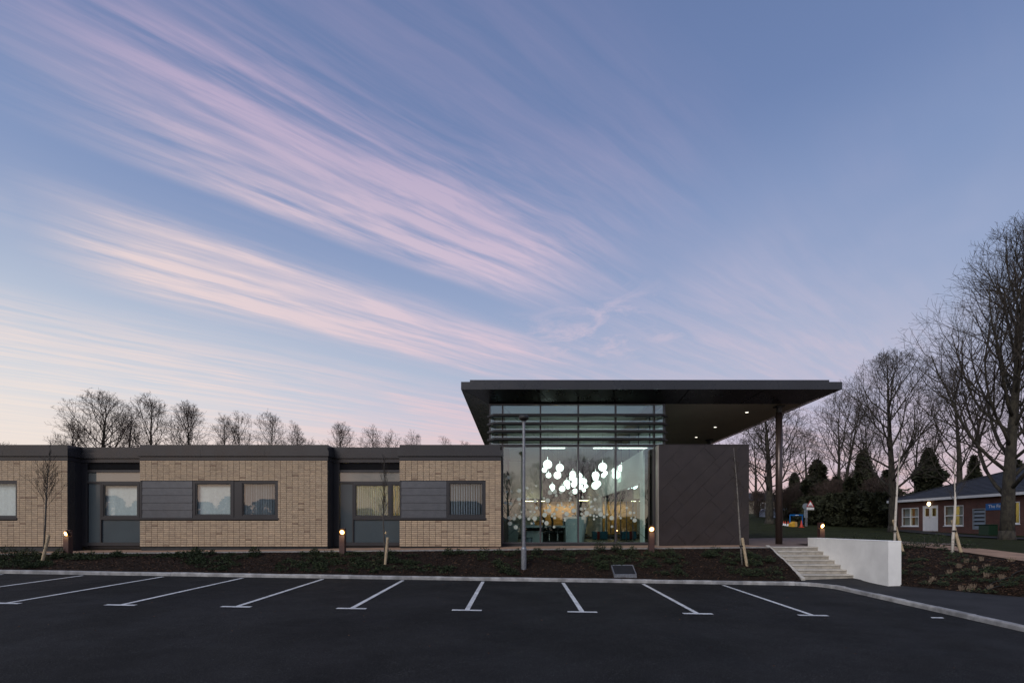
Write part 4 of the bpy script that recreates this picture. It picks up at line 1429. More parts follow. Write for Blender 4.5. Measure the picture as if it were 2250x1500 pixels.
# ================================================================== STEPS AND WHITE WALL
NS = 7
SX0, SX1, SY0, SY1, SZ0, SZ1 = 8.86, 10.415, 15.30, 17.40, -0.825, 0.10
t = thing('stone_steps', ((SX0 + SX1) / 2, SY0, SZ0), 'flight of seven pale stone steps up to the forecourt', 'steps')
rise, go = (SZ1 - SZ0) / NS, (SY1 - SY0) / NS
for k in range(NS):
    y0 = SY0 + k * go
    z1 = SZ0 + (k + 1) * rise
    st = B_(SX0 + 0.002, SX1, y0 + 0.022, SY1 + 0.12 if k == NS - 1 else y0 + go + 0.03, z1 - rise - 0.08, z1 - 0.042).build('step', M['stone_edge'], t)
    cutx = [SX0 + 0.002, SX0 + 0.52 + 0.18 * (k % 2), SX0 + 1.08 + 0.12 * ((k + 1) % 3), SX1]
    for a, b in zip(cutx, cutx[1:]):
        MB().cbox(a + 0.0015, b - 0.0015, y0, y0 + go + (0.12 if k == NS - 1 else 0.019), z1 - 0.040, z1, 0.006).build('tread_slab', M['stone'], st)
m = MB()
xa, xb_ = SX0 - 0.125, SX0 - 0.002
for k in range(4):
    f0, f1 = k / 4, (k + 1) / 4 - 0.004
    ya, yb = SY0 - 0.10 + (SY1 - SY0 + 0.1) * f0, SY0 - 0.10 + (SY1 - SY0 + 0.1) * f1
    zA = SZ0 + 0.02 + (SZ1 - SZ0 + 0.012) * f0
    zB = SZ0 + 0.02 + (SZ1 - SZ0 + 0.012) * f1
    MB().prism([(ya, zA - 0.5), (yb, zB - 0.5), (yb, zB + 0.02), (ya, zA + 0.02)], 'x', xa, xb_).build('string_stone', M['stone'], t)

WX0, WX1, WY0, WY1, WZ1 = 10.42, 10.785, 13.86, 17.72, 0.405
t = thing('white_wall', ((WX0 + WX1) / 2, WY0, foot_z(10.6, 13.9)), 'smooth white rendered retaining wall beside the stone steps', 'wall')
B_(WX0, WX1, WY0, WY1, -1.2, WZ1 - 0.03).build('wall_body', M['white_wall'], t)
MB().cbox(WX0 - 0.004, WX1 + 0.004, WY0 - 0.004, WY1 + 0.004, WZ1 - 0.029, WZ1, 0.006).build('coping', M['white_wall'], t)


# ================================================================== STREET FURNITURE
def bollard(px, py_lens, d, zb_, tilt, lab):
    x = PX(px, d)
    zl = PZ(py_lens, d)
    t = thing('bollard_light', (x, d, zb_), lab, 'bollard light', 'lit bollards along the path')
    w = 0.088
    MB().box(x - w, x + w, d - w, d + w, zb_ - 0.15, zl - 0.10).build('post', M['bollard'], t)
    # head: back plate and cap carrying a tilted round lamp
    MB().box(x - w, x + w, d + w * 0.35, d + w, zl - 0.099, zl + 0.10).box(x - w, x + w, d - w * 0.2, d + w, zl + 0.101, zl + 0.13).build('head', M['bollard'], t)
    ax = Vector((tilt, -1, -0.35)).normalized()
    cl = Vector((x + tilt * 0.06, d - 0.055, zl))
    hd = MB().lathe([(0.055, -0.07), (0.082, -0.02), (0.085, 0.0), (0.078, 0.0)], 20, cl, ax).build('lamp_housing', M['black_metal'], t)
    MB().lathe([(0.060, 0.004), (0.052, 0.016), (0.02, 0.024)], 20, cl, ax).build('lamp_lens', M['lamp_warm'], hd)
    MB().lathe([(0.092, -0.004), (0.092, 0.003), (0.061, 0.003)], 20, cl, ax).build('glow_ring', M['amber_glow'], hd)  # glowing ring added so the edge of the lens looks amber
    ld = bpy.data.lights.new('bollard_lamp', 'POINT'); ld.energy = 3.5; ld.color = (1, 0.62, 0.28); ld.shadow_soft_size = 0.05
    lo_ = bpy.data.objects.new('bollard_lamp', ld); col.objects.link(lo_)
    lo_.location = cl + ax * 0.30


bollard(149.5, 1172, 17.0 - 0.25, bed_z(PX(149, 16.75), 16.75), -0.45, 'brown bollard light beside the leftmost recessed bay, near a staked sapling')
bollard(753, 1168.5, 16.75, bed_z(PX(753, 16.75), 16.75), 0.0, 'brown bollard light in front of the recessed bay with the golden window')
bollard(1431, 1162, 16.75, bed_z(PX(1431, 16.75), 16.75), 0.0, 'brown bollard light between glazed hall and diagonal metal cladding')
bollard(1804, 1155, 18.5, 0.12, 0.35, 'brown bollard light standing behind the white wall')

d = 15.62
x = PX(1151, d)
zb_ = bed_z(x, d)
t = thing('lamp_post', (x, d, zb_), 'tall grey galvanised lamp post with flat round head in the bark bed', 'lamp post')
MB().lathe([(0.088, -0.3), (0.088, 0.63), (0.075, 0.68), (0.056, 0.70)], 20, (x, d, zb_)).build('base_tube', M['galv'], t, smooth_=False)
MB().lathe([(0.056, 0.70), (0.044, PZ(932, d) - zb_)], 18, (x, d, zb_)).build('shaft', M['galv'], t)
zh = PZ(932, d)
hd = MB().lathe([(0.047, 0), (0.05, 0.07), (0.075, 0.13)], 18, (x, d, zh)).build('head_bracket', M['galv'], t)
MB().lathe([(0.06, 0.10), (0.15, 0.17), (0.16, 0.20), (0.16, 0.245), (0.13, 0.275), (0.04, 0.285)], 24, (x, d, zh)).build('lamp_head', M['black_metal'], t)
MB().box(x - 0.025, x + 0.025, d - 0.0895, d - 0.08, zb_ + 0.25, zb_ + 0.52).build('service_door', M['galv'], t)

# inspection cover lying on the slope
m = MB()
cx, cy = PX(1371, 15.35), 15.36
slope = (bed_z(cx, 15.7) - bed_z(cx, 15.12)) / 0.58
zc_ = bed_z(cx, 15.14) + 0.05
t = thing('inspection_cover', (cx, 15.2, zc_), 'dark square inspection cover with pale metal rim lying on the bark slope', 'cover')


def on_slope(x, y, up_):
    return (x, y, zc_ + slope * (y - 15.14) + up_)


def slab(x0, x1, y0, y1, u0, u1):
    m = MB()
    m.v = [on_slope(x0, y0, u0), on_slope(x1, y0, u0), on_slope(x1, y1, u0), on_slope(x0, y1, u0), on_slope(x0, y0, u1), on_slope(x1, y0, u1), on_slope(x1, y1, u1), on_slope(x0, y1, u1)]
    m.f = [(0, 3, 2, 1), (4, 5, 6, 7), (0, 1, 5, 4), (1, 2, 6, 5), (2, 3, 7, 6), (3, 0, 4, 7)]
    return m


hw = 0.35
slab(cx - hw + 0.03, cx + hw - 0.03, 15.165, 15.62, -0.05, 0.035).build('lid', mat('cover_dark', (0.016, 0.017, 0.020), 0.7, spec=0.2, var=0.15, scale=6), t)
for a in ((cx - hw, cx - hw + 0.028, 15.14, 15.65), (cx + hw - 0.028, cx + hw, 15.14, 15.65), (cx - hw + 0.03, cx + hw - 0.03, 15.14, 15.163), (cx - hw + 0.03, cx + hw - 0.03, 15.622, 15.65)):
    slab(*a, -0.06, 0.045).build('rim_bar', M['galv'], t)
# loop of dark cable on the bank
m = MB()
pts = []
for k in range(27):
    a = 2 * math.pi * k / 20
    xx = 12.0 + 0.34 * math.cos(a) + (0.02 * k if k > 18 else 0)
    yy = 12.28 + 0.13 * math.sin(a)
    pts.append((xx, yy, bank_z(xx, yy) + 0.05 + 0.02 * math.sin(a * 2)))
m.path(pts, [0.010] * len(pts), 6)
m.build('cable_loop', M['tie'], label='loop of thin black cable lying on the bark bank', category='cable')

# ================================================================== BRICK HOUSE ON THE RIGHT
HX, HY0, HY1, HX2 = 31.7, 29.5, 41.5, 43.0
hz0, hz1 = 0.44, 2.88
house = thing('brick_house', (HX + 5, 36, hz0), 'single storey red brick house with grey tiled hip roof and white windows', 'house')


def hy(px):
    return F_PX * HX / (px - VX)


def hzz(py, px):
    return PZ(py, hy(px))


ops = []


def op(px0, px1, z0, z1):
    ops.append((hy(px1), hy(px0), z0, z1))
    return ops[-1]


wz0, wz1 = 0.84, 2.32
w1 = op(1981, 2018.5, wz0, wz1)
dr = op(2027, 2061, hz0 + 0.02, 2.42)
w2 = op(2074, 2117, wz0 + 0.02, wz1 + 0.02)
vt = op(2137, 2165.5, 0.60, 2.05)
w3 = op(2224, 2241, 0.98, 2.40)
wl = MB()
zs = hz0 - 0.3
ys_ = HY0
for (a, b, z0, z1) in sorted(ops):
    wl.box(HX, HX + 0.25, ys_, a, zs, hz1)
    wl.box(HX, HX + 0.25, a, b, zs, z0)
    wl.box(HX, HX + 0.25, a, b, z1, hz1)
    ys_ = b
wl.box(HX, HX + 0.25, ys_, HY1, zs, hz1)
wl.build('wall', M['red_brick'], house)
B_(HX + 0.251, HX2, HY1 - 0.25, HY1, zs, hz1).build('wall', M['red_brick'], house)
B_(HX + 0.251, HX2, HY0, HY0 + 0.25, zs, hz1).build('wall', M['red_brick'], house)
B_(HX2 - 0.25, HX2, HY0 + 0.26, HY1 - 0.26, zs, hz1).build('wall', M['red_brick'], house)
B_(HX + 0.26, HX2 - 0.26, HY0 + 0.26, HY1 - 0.26, zs, hz0).build('floor', M['floor_in'], house)
B_(HX + 3.2, HX + 3.3, HY0 + 0.26, HY1 - 0.26, hz0, hz1).build('partition', M['cream'], house)
B_(HX + 0.26, HX2 - 0.26, HY0 + 0.26, HY1 - 0.26, hz1 - 0.12, hz1 - 0.06).build('ceiling', M['cream'], house)
B_(HX + 0.8, HX + 2.8, 33.0, 41.0, hz1 - 0.16, hz1 - 0.125).build('room_light', emis('house_room_light', (1.0, 0.80, 0.28), 2.4), house)


def yring(y0, y1, z0, z1, w, x0, x1):
    m = MB()
    m.box(x0, x1, y0, y0 + w, z0, z1).box(x0, x1, y1 - w, y1, z0, z1).box(x0, x1, y0 + w, y1 - w, z1 - w, z1).box(x0, x1, y0 + w, y1 - w, z0, z0 + w)
    return m


for (w, bl) in ((w1, True), (w2, True), (w3, False)):
    a, b, z0, z1 = w
    o = yring(a, b, z0, z1, 0.07, HX + 0.02, HX + 0.1).build('window', M['upvc'], house)
    ymid = (a + b) / 2
    zt_ = z0 + (z1 - z0) * 0.50
    if bl:
        MB().box(HX + 0.022, HX + 0.098, ymid - 0.035, ymid + 0.035, z0 + 0.07, z1 - 0.07).build('glazing_bar', M['upvc'], o)
        for (q0, q1) in ((a + 0.07, ymid - 0.036), (ymid + 0.036, b - 0.07)):
            B_(HX + 0.024, HX + 0.096, q0, q1, zt_ - 0.035, zt_ + 0.035).build('glazing_bar', M['upvc'], o)
        B_(HX + 0.2, HX + 0.22, ymid + 0.02, b - 0.06, z0 + 0.05, z1 - 0.05).build('blind', M['grey_blind'], o)
        B_(HX + 0.2, HX + 0.22, a + 0.05, ymid - 0.26, z0 + 0.05, z1 - 0.05).build('blind', M['grey_blind'], o)
    B_(HX + 0.055, HX + 0.062, a + 0.06, b - 0.06, z0 + 0.06, z1 - 0.06).build('pane', M['glass_win'], o)
    B_(HX - 0.05, HX + 0.018, a - 0.03, b + 0.03, z0 - 0.06, z0 + 0.0).build('sill', M['upvc'], o)
a, b, z0, z1 = dr
o = yring(a, b, z0, z1, 0.08, HX + 0.02, HX + 0.1).build('door', M['upvc'], house)
ymid = (a + b) / 2
for (q0, q1) in ((a + 0.082, ymid - 0.006), (ymid + 0.006, b - 0.082)):
    lf = yring(q0, q1, z0 + 1.02, z1 - 0.085, 0.12, HX + 0.03, HX + 0.08).box(HX + 0.03, HX + 0.08, q0, q1, z0 + 0.085, z0 + 1.018).build('door_leaf', M['upvc'], o)
    B_(HX + 0.05, HX + 0.057, q0 + 0.1, q1 - 0.1, z0 + 1.12, z1 - 0.18).build('pane', M['glass'], o)
MB().tube((HX - 0.01, ymid + 0.05, z0 + 1.0), (HX - 0.01, ymid + 0.05, z0 + 1.15), 0.012, 0.012, 6).build('door_handle', M['chrome'], o)
a, b, z0, z1 = vt
o = yring(a, b, z0, z1, 0.06, HX - 0.01, HX + 0.1).build('wall_vent', M['sign_grey'], house)
B_(HX + 0.09, HX + 0.1, a + 0.05, b - 0.05, z0 + 0.05, z1 - 0.05).build('vent_back', M['black_metal'], o)
for k in range(5):
    z = z0 + 0.08 + k * (z1 - z0 - 0.12) / 5
    MB().prism([(HX - 0.005, z), (HX + 0.085, z + 0.17), (HX + 0.088, z + 0.15), (HX + 0.004, z - 0.015)], 'y', a + 0.062, b - 0.062).build('vent_slat', M['sign_grey'], o)
# hip roof with tile courses
ov = 0.35
ex0, ex1, ey0, ey1 = HX - ov, HX2 + ov, HY0 - ov, HY1 + ov
rzz = 5.1
rx = (ex0 + ex1) / 2
hp = (ex1 - ex0) / 2
ra, rb2 = Vector((rx, ey0 + hp * 0.85, rzz)), Vector((rx, ey1 - hp * 0.85, rzz))
ze = hz1 + 0.10
c4 = [Vector((ex0, ey0, ze)), Vector((ex1, ey0, ze)), Vector((ex1, ey1, ze)), Vector((ex0, ey1, ze))]
roof = MB().face([c4[0], ra, rb2, c4[3]]).face([c4[3], rb2, c4[2]]).face([c4[2], rb2, ra, c4[1]]).face([c4[1], ra, c4[0]]).face([c4[0], c4[3], c4[2], c4[1]]).build('roof', M['slate'], house)
NC = 17
for (A, B2, C, D_) in ((c4[0], c4[3], rb2, ra), (c4[3], c4[2], rb2, rb2)):
    nrm = (B2 - A).cross(D_ - A).normalized()
    if nrm.z < 0:
        nrm = -nrm
    for k in range(NC):
        t0, t1 = k / NC, (k + 1) / NC
        p = [A.lerp(D_, t0), B2.lerp(C, t0), B2.lerp(C, t1), A.lerp(D_, t1)]
        lo = [p[0] + nrm * 0.035, p[1] + nrm * 0.035, p[2] + nrm * 0.010, p[3] + nrm * 0.010]
        m = MB()
        m.face(lo)
        m.face([p[0] + nrm * 0.002, p[1] + nrm * 0.002, lo[1], lo[0]])
        m.c = [0.2 + 0.6 * rnd.random()] * 2
        m.build('tile_course', M['slate'], roof)
MB().tube(ra + Vector((0, 0, 0.03)), rb2 + Vector((0, 0, 0.03)), 0.08, 0.08, 6).tube(c4[3] + Vector((0, 0, 0.03)), rb2 + Vector((0, 0, 0.03)), 0.07, 0.07, 6).build('ridge_tiles', M['slate'], roof)
B_(ex0 - 0.03, ex0, ey0, ey1, hz1 - 0.09, ze - 0.004).build('fascia_board', M['upvc'], house)
B_(ex0, ex1, ey1, ey1 + 0.03, hz1 - 0.09, ze - 0.004).build('fascia_board', M['upvc'], house)
B_(ex0 + 0.001, HX - 0.001, ey0, ey1 - 0.001, hz1 - 0.07, hz1 - 0.05).build('eaves_soffit', M['upvc'], house)
# round wall lamp over the door
yl, zl = hy(2042.5), hzz(1106.5, 2042.5)
t = thing('wall_lamp', (HX, yl, zl - 0.15), 'round glowing bulkhead lamp on the brick house above the double door', 'wall lamp')
MB().lathe([(0.165, 0), (0.165, 0.04)], 20, (HX - 0.001, yl, zl), (-1, 0, 0)).build('backplate', M['upvc'], t)
MB().lathe([(0.15, 0.041), (0.14, 0.08), (0.09, 0.11), (0.03, 0.12)], 20, (HX - 0.001, yl, zl), (-1, 0, 0)).build('diffuser', emis('bulkhead_glow', (1.0, 0.78, 0.42), 7.0), t)
# blue name board
ya, yb = hy(2215), hy(2167)
zlo, zhi = hzz(1120, 2180), hzz(1105.5, 2180)
t = thing('name_board', (HX, (ya + yb) / 2, zlo), 'blue name board with white lettering on the brick house, half behind a trunk', 'sign')
B_(HX - 0.04, HX - 0.002, ya, yb, zlo, zhi).build('board', M['sign_blue'], t)


def text_mesh(s, size, name, matl, parent, matrix):
    cu = bpy.data.curves.new(name, 'FONT')
    cu.body = s
    cu.size = size
    tmp = bpy.data.objects.new('tmp_text', cu)
    col.objects.link(tmp)
    dg = bpy.context.evaluated_depsgraph_get()
    me = bpy.data.meshes.new_from_object(tmp.evaluated_get(dg))
    bpy.data.objects.remove(tmp)
    me.transform(matrix)
    me.materials.clear(); me.materials.append(matl)
    c = sum((v.co for v in me.vertices), Vector()) / max(1, len(me.vertices))
    me.transform(Matrix.Translation(-c))
    return link(name, me, parent, tuple(c))


rotm = Matrix(((0, 0, -1), (-1, 0, 0), (0, 1, 0)))       # reads along -Y, up +Z, faces -X
text_mesh('The Fin', 0.30, 'lettering', M['sign_white'], t, Matrix.Translation((HX - 0.044, hy(2173), zlo + 0.15)) @ rotm.to_4x4())
# dark green box by the wall
yb0 = hy(2160)
t = thing('storage_box', (HX - 0.75, yb0 - 0.8, hz0), 'dark green box standing by the vent of the brick house', 'box')
gz0 = lawn_z(HX - 0.9, yb0 - 1.3)
MB().cbox(HX - 1.05, HX - 0.45, yb0 - 1.5, yb0 - 0.8, gz0 - 0.05, 0.90, 0.03).build('body', M['dark_green'], t)
MB().cbox(HX - 1.08, HX - 0.42, yb0 - 1.53, yb0 - 0.77, 0.901, 0.95, 0.015).build('lid', M['dark_green'], t)

# ================================================================== SIGNS, CONES AND BIN ON THE FAR LAWN
d = 45.0
gd = lambda px: lawn_z(PX(px, d), d)
x = PX(1773.5, d)
t = thing('warning_sign', (x, d, gd(1773)), 'red edged triangular warning sign with white plate on a grey post', 'sign')
zt_, zb2 = PZ(1098, d), PZ(1113, d)
MB().tube((x, d + 0.04, gd(1773) - 0.2), (x, d + 0.04, PZ(1105, d)), 0.038, 0.038, 10).build('post', M['galv'], t)
xc = PX(1780.5, d)
hw = 0.36
pl = MB().prism([(xc - hw, zb2), (xc + hw, zb2), (xc, zt_)], 'y', d - 0.012, d).build('triangle_plate', M['sign_red'], t)
MB().prism([(xc - hw + 0.12, zb2 + 0.07), (xc + hw - 0.12, zb2 + 0.07), (xc, zt_ - 0.14)], 'y', d - 0.018, d - 0.0125).build('triangle_face', M['sign_white'], pl)
MB().prism([(xc - 0.17, zb2 + 0.09), (xc + 0.16, zb2 + 0.09), (xc + 0.10, zb2 + 0.16), (xc + 0.0, zb2 + 0.13), (xc - 0.08, zb2 + 0.17)], 'y', d - 0.023, d - 0.0185).build('symbol', M['black_metal'], pl)
pz0, pz1 = PZ(1119.5, d), PZ(1114.2, d)
pp = B_(xc - 0.33, xc + 0.33, d - 0.012, d, pz0, pz1).build('text_plate', M['sign_white'], t)
text_mesh('One way', 0.155, 'lettering', M['black_metal'], pp, Matrix.Translation((xc - 0.28, d - 0.0145, pz0 + 0.055)) @ Matrix.Rotation(R(90), 4, 'X'))
x2 = PX(1770.5, d + 0.6)
t = thing('road_sign', (x2, d + 0.6, gd(1770)), 'round and square grey sign backs on one post beside the warning sign', 'sign')
MB().lathe([(0.29, 0), (0.29, 0.012)], 24, (x2 - 0.02, d + 0.6, PZ(1112, d + 0.6)), (0, -1, 0)).build('round_plate', M['sign_grey'], t)
B_(x2 - 0.17, x2 + 0.17, d + 0.59, d + 0.602, PZ(1136.5, d + .6), PZ(1119.5, d + .6)).build('square_plate', M['sign_grey'], t)
MB().tube((x2, d + 0.645, gd(1770) - 0.2), (x2, d + 0.645, PZ(1106, d + .6)), 0.038, 0.038, 8).build('post', M['galv'], t)
d = 47.0
gd = lambda px: lawn_z(PX(px, d), d)
xa, xb_ = PX(1736, d), PX(1763, d)
t = thing('direction_sign', ((xa + xb_) / 2, d, gd(1750)), 'blue two post direction sign with a long narrow board on the lawn', 'sign')
for x in (xa, xb_):
    MB().tube((x, d, gd(1750) - 0.2), (x, d, PZ(1130, d)), 0.05, 0.05, 8).build('post', M['sign_blue'], t)
bd = B_(xa - 0.05, xb_ + 0.05, d - 0.08, d - 0.052, PZ(1132.5, d), PZ(1129.5, d)).build('board', M['sign_blue'], t)
B_(xa + 0.45, xb_ - 0.40, d - 0.084, d - 0.081, PZ(1131.6, d), PZ(1130.7, d)).build('white_line', M['sign_white'], bd)


def cone(px, py0, h_, d, red_all, lab):
    x = PX(px, d)
    z = lawn_z(x, d)
    t = thing('traffic_cone', (x, d, z), lab, 'traffic cone', 'traffic cones on the lawn')
    k = h_ / 0.75
    MB().box(x - 0.19 * k, x + 0.19 * k, d - 0.19 * k, d + 0.19 * k, z - 0.03, z + 0.04).build('base', M['cone_red' if red_all else 'sign_white'], t)
    c = MB().lathe([(0.15 * k, 0.04), (0.105 * k, h_ * 0.45)], 14, (x, d, z)).build('lower_sleeve', M['cone_red' if red_all else 'sign_white'], t)
    MB().lathe([(0.104 * k, h_ * 0.452), (0.035 * k, h_), (0.02 * k, h_)], 14, (x, d, z)).build('upper_cone', M['cone_red'], t)


cone(1722, 1152, 0.42, 46.5, False, 'red and white traffic cone behind the paired one, farthest from the yellow bin')
cone(1725.8, 1153, 0.42, 46.0, False, 'red and white traffic cone standing close to its twin on the lawn')
cone(1731.5, 1154, 0.45, 45.5, False, 'red and white traffic cone next to the blue sign post')
cone(1761, 1159, 0.62, 43.5, True, 'taller all orange traffic cone near the warning sign post')
d = 44.5
x = PX(1742.5, d)
z = lawn_z(x, d)
t = thing('grit_bin', (x, d, z), 'yellow grit bin with sloping lid on the far lawn', 'bin')
MB().prism([(x - 0.28, z - 0.03), (x + 0.02, z - 0.03), (x + 0.02, z + 0.46), (x - 0.02, z + 0.46), (x - 0.28, z + 0.24)], 'y', d - 0.25, d + 0.25).build('body', M['yellow'], t)
MB().prism([(x + 0.021, z - 0.03), (x + 0.26, z - 0.03), (x + 0.26, z + 0.42), (x + 0.021, z + 0.455)], 'y', d - 0.22, d + 0.25).build('end_panel', M['timber'], t)
d = 62.0
xa, xb_ = PX(1702, d), PX(1760, d)
zb2 = lawn_z((xa + xb_) / 2, d)
t = thing('covered_shelter', ((xa + xb_) / 2, d, zb2), 'pale blue grey covered shelter with curved top on the far lawn', 'shelter')
prof = [(xa, zb2 - .2), (xb_, zb2 - .2), (xb_ - 0.1, PZ(1125, d)), (xb_ - 0.6, PZ(1119, d)), (xb_ - 1.2, PZ(1116, d)), (xa + 0.3, PZ(1116, d)), (xa + 0.05, PZ(1120, d))]
MB().prism(prof, 'y', d, d + 4).build('cover', M['tarp'], t)
for k in range(4):
    x = xa + 0.1 + (xb_ - xa - 0.3) * k / 3
    MB().tube((x, d - 0.05, zb2 - 0.2), (x, d - 0.05, PZ(1119, d)), 0.04, 0.04, 6).build('frame_post', M['sign_blue'], t)
d = 85.0
xa, xb_ = PX(1652, d), PX(1702, d)
zb2 = lawn_z(xa, d)
t = thing('cream_bungalow', ((xa + xb_) / 2, d, zb2), 'cream bungalow far behind the trees beyond the canopy column', 'house')
zt_ = max(zb2 + 2.3, PZ(1113, d))
B_(xa, xb_, d, d + 6, zb2 - 0.5, zt_).build('wall', M['cream'], t)
MB().prism([(d - 0.4, zt_), (d + 6.4, zt_), (d + 3, zt_ + 1.5)], 'x', xa - 0.3, xb_ + 0.3).build('roof', M['slate'], t)
for k in range(3):
    x = xa + 0.4 + k * (xb_ - xa - 0.6) / 3
    w = ring(x, x + 0.8, zt_ - 1.5, zt_ - 0.4, 0.06, d - 0.04, d - 0.002).build('window', M['upvc'], t)
    B_(x + 0.061, x + 0.739, d - 0.02, d - 0.003, zt_ - 1.439, zt_ - 0.461).build('pane', M['room_dark'], w)

# ================================================================== TREES
def gv(rr):
    return Vector((rr.gauss(0, 1), rr.gauss(0, 1), rr.gauss(0, 1)))


def bare_tree(x, y, z0, H, cr, tr, seed, label, cnt, clear=0.22, up_=0.55, group=None, name='bare_tree', lean=(0, 0), twig='twig', fork=1, ch=0.42, tmin=0.012, bark='tree_bark', nlev=5, env=None):
    rr = random.Random(seed)
    t = thing(name, (x, y, z0), label, 'tree', group)
    wood, tw = MB(), MB()
    C = Vector((x + lean[0] * H * 0.5, y + lean[1] * H * 0.5, z0 + H * (1 - ch)))
    ax = Vector((cr, cr, H * ch))
    UP = Vector((0, 0, 1))

    def reach(p, d):
        if env:
            k, st = 0.0, H / 40
            while k < H:
                k += st
                q = p + d * k
                h_ = (q.z - z0) / H
                if h_ > 1.0 or h_ < 0.06:
                    break
                if math.hypot(q.x - x - lean[0] * h_ * H, q.y - y) > cr * interp(h_, env):
                    break
            return k
        q = Vector(((p.x - C.x) / ax.x, (p.y - C.y) / ax.y, (p.z - C.z) / ax.z))
        e = Vector((d.x / ax.x, d.y / ax.y, d.z / ax.z))
        a, b, c = e.dot(e), 2 * q.dot(e), q.dot(q) - 1
        disc = b * b - 4 * a * c
        if disc <= 0:
            return 0.0
        return max(0.0, (-b + math.sqrt(disc)) / (2 * a))

    SEG = (9, 7, 5, 3, 2, 2)
    SID = (10, 6, 4, 3, 3, 3)

    def grow(p, d, L, r0, r1, lev):
        n = SEG[lev]
        pts, rad = [p.copy()], [r0]
        q = p.copy()
        dd = d.copy()
        for k in range(n):
            dd = (dd + gv(rr) * (0.022, 0.10, 0.13, 0.16, 0.2, 0.2)[lev] + UP * (0.02, 0.10, 0.08, 0.05, 0.03, 0.0)[lev] * up_ * 2).normalized()
            q = q + dd * (L / n)
            pts.append(q.copy())
            f = (k + 1) / n
            rad.append(max(tmin * 0.5, r0 + (r1 - r0) * f))
        (wood if lev < 2 else tw).path(pts, rad, SID[lev])
        return pts, rad

    def at(pts, rad, f):
        s_ = f * (len(pts) - 1)
        i = min(int(s_), len(pts) - 2)
        u = s_ - i
        return pts[i].lerp(pts[i + 1], u), (pts[i + 1] - pts[i]).normalized(), rad[i] + (rad[i + 1] - rad[i]) * u

    def kids(pts, rad, L, lev):
        if lev >= nlev:
            return
        n = cnt[lev - 1]
        n = max(1, int(n * rr.uniform(0.8, 1.2)))
        ph = rr.uniform(0, 6.28)
        for k in range(n):
            if lev == 1:
                f = clear + (0.97 - clear) * ((k + rr.random()) / n) ** 0.9
            else:
                f = 0.22 + 0.76 * (k + rr.random()) / n
            p, d, r = at(pts, rad, f)
            az = ph + k * 2.399 + rr.uniform(-0.4, 0.4)
            o = d.orthogonal().normalized()
            o = o * math.cos(az) + d.cross(o) * math.sin(az)
            if lev == 1:
                ang = R(rr.uniform(44, 70) - 36 * up_ * f)
            else:
                ang = R(rr.uniform(26, 58))
            nd = (d * math.cos(ang) + o * math.sin(ang)).normalized()
            rc = reach(p, nd)
            if lev == 1:
                l2 = min(rc * rr.uniform(0.80, 1.0), H * 0.52)
                if l2 < 0.3:
                    l2 = 0.3
                ra = min(r * 0.66, max(tmin, l2 * 0.0115 + 0.008))
            else:
                l2 = min(L * rr.uniform(0.36, 0.70) * (1.2 - 0.5 * f), rc * rr.uniform(0.85, 1.1) + 0.15)
                ra = max(tmin * 0.7, min(r * 0.65, l2 * 0.011 + tmin * 0.4))
            if l2 < 0.12:
                continue
            a2, b2 = grow(p, nd, l2, ra, max(tmin * 0.55, ra * 0.25), lev)
            kids(a2, b2, l2, lev + 1)

    base = Vector((x, y, z0 - 0.25))
    for s_ in range(fork):
        d0 = Vector((lean[0], lean[1], 1)).normalized()
        if fork > 1:
            a = 6.28 * s_ / fork + rr.uniform(0, 1)
            d0 = (d0 + Vector((math.cos(a), math.sin(a), 0)) * 0.16).normalized()
        a1, b1 = grow(base, d0, H * (0.97 if s_ == 0 else 0.85), tr, max(tmin, tr * 0.06), 0)
        kids(a1, b1, H, 1)
    # root flare
    wood.lathe([(tr * 1.28, 0.0), (tr * 1.1, 0.25), (tr * 0.98, 0.6)], 10, (x, y, z0 - 0.12))
    wood.build('trunk', M[bark], t, origin=(x, y, z0), recalc=False, smooth_=True)
    tw.build('crown', M[twig], t, origin=(x, y, z0), recalc=False)
    return t


DOME = [(0, 0.5), (0.25, 0.80), (0.45, 1.0), (0.62, 1.0), (0.78, 0.86), (0.9, 0.60), (0.97, 0.32), (1.0, 0.1)]
SPIRE = [(0, 0.4), (0.14, 0.75), (0.25, 1.0), (0.42, 0.98), (0.58, 0.80), (0.72, 0.58), (0.85, 0.36), (0.95, 0.16), (1.0, 0.05)]
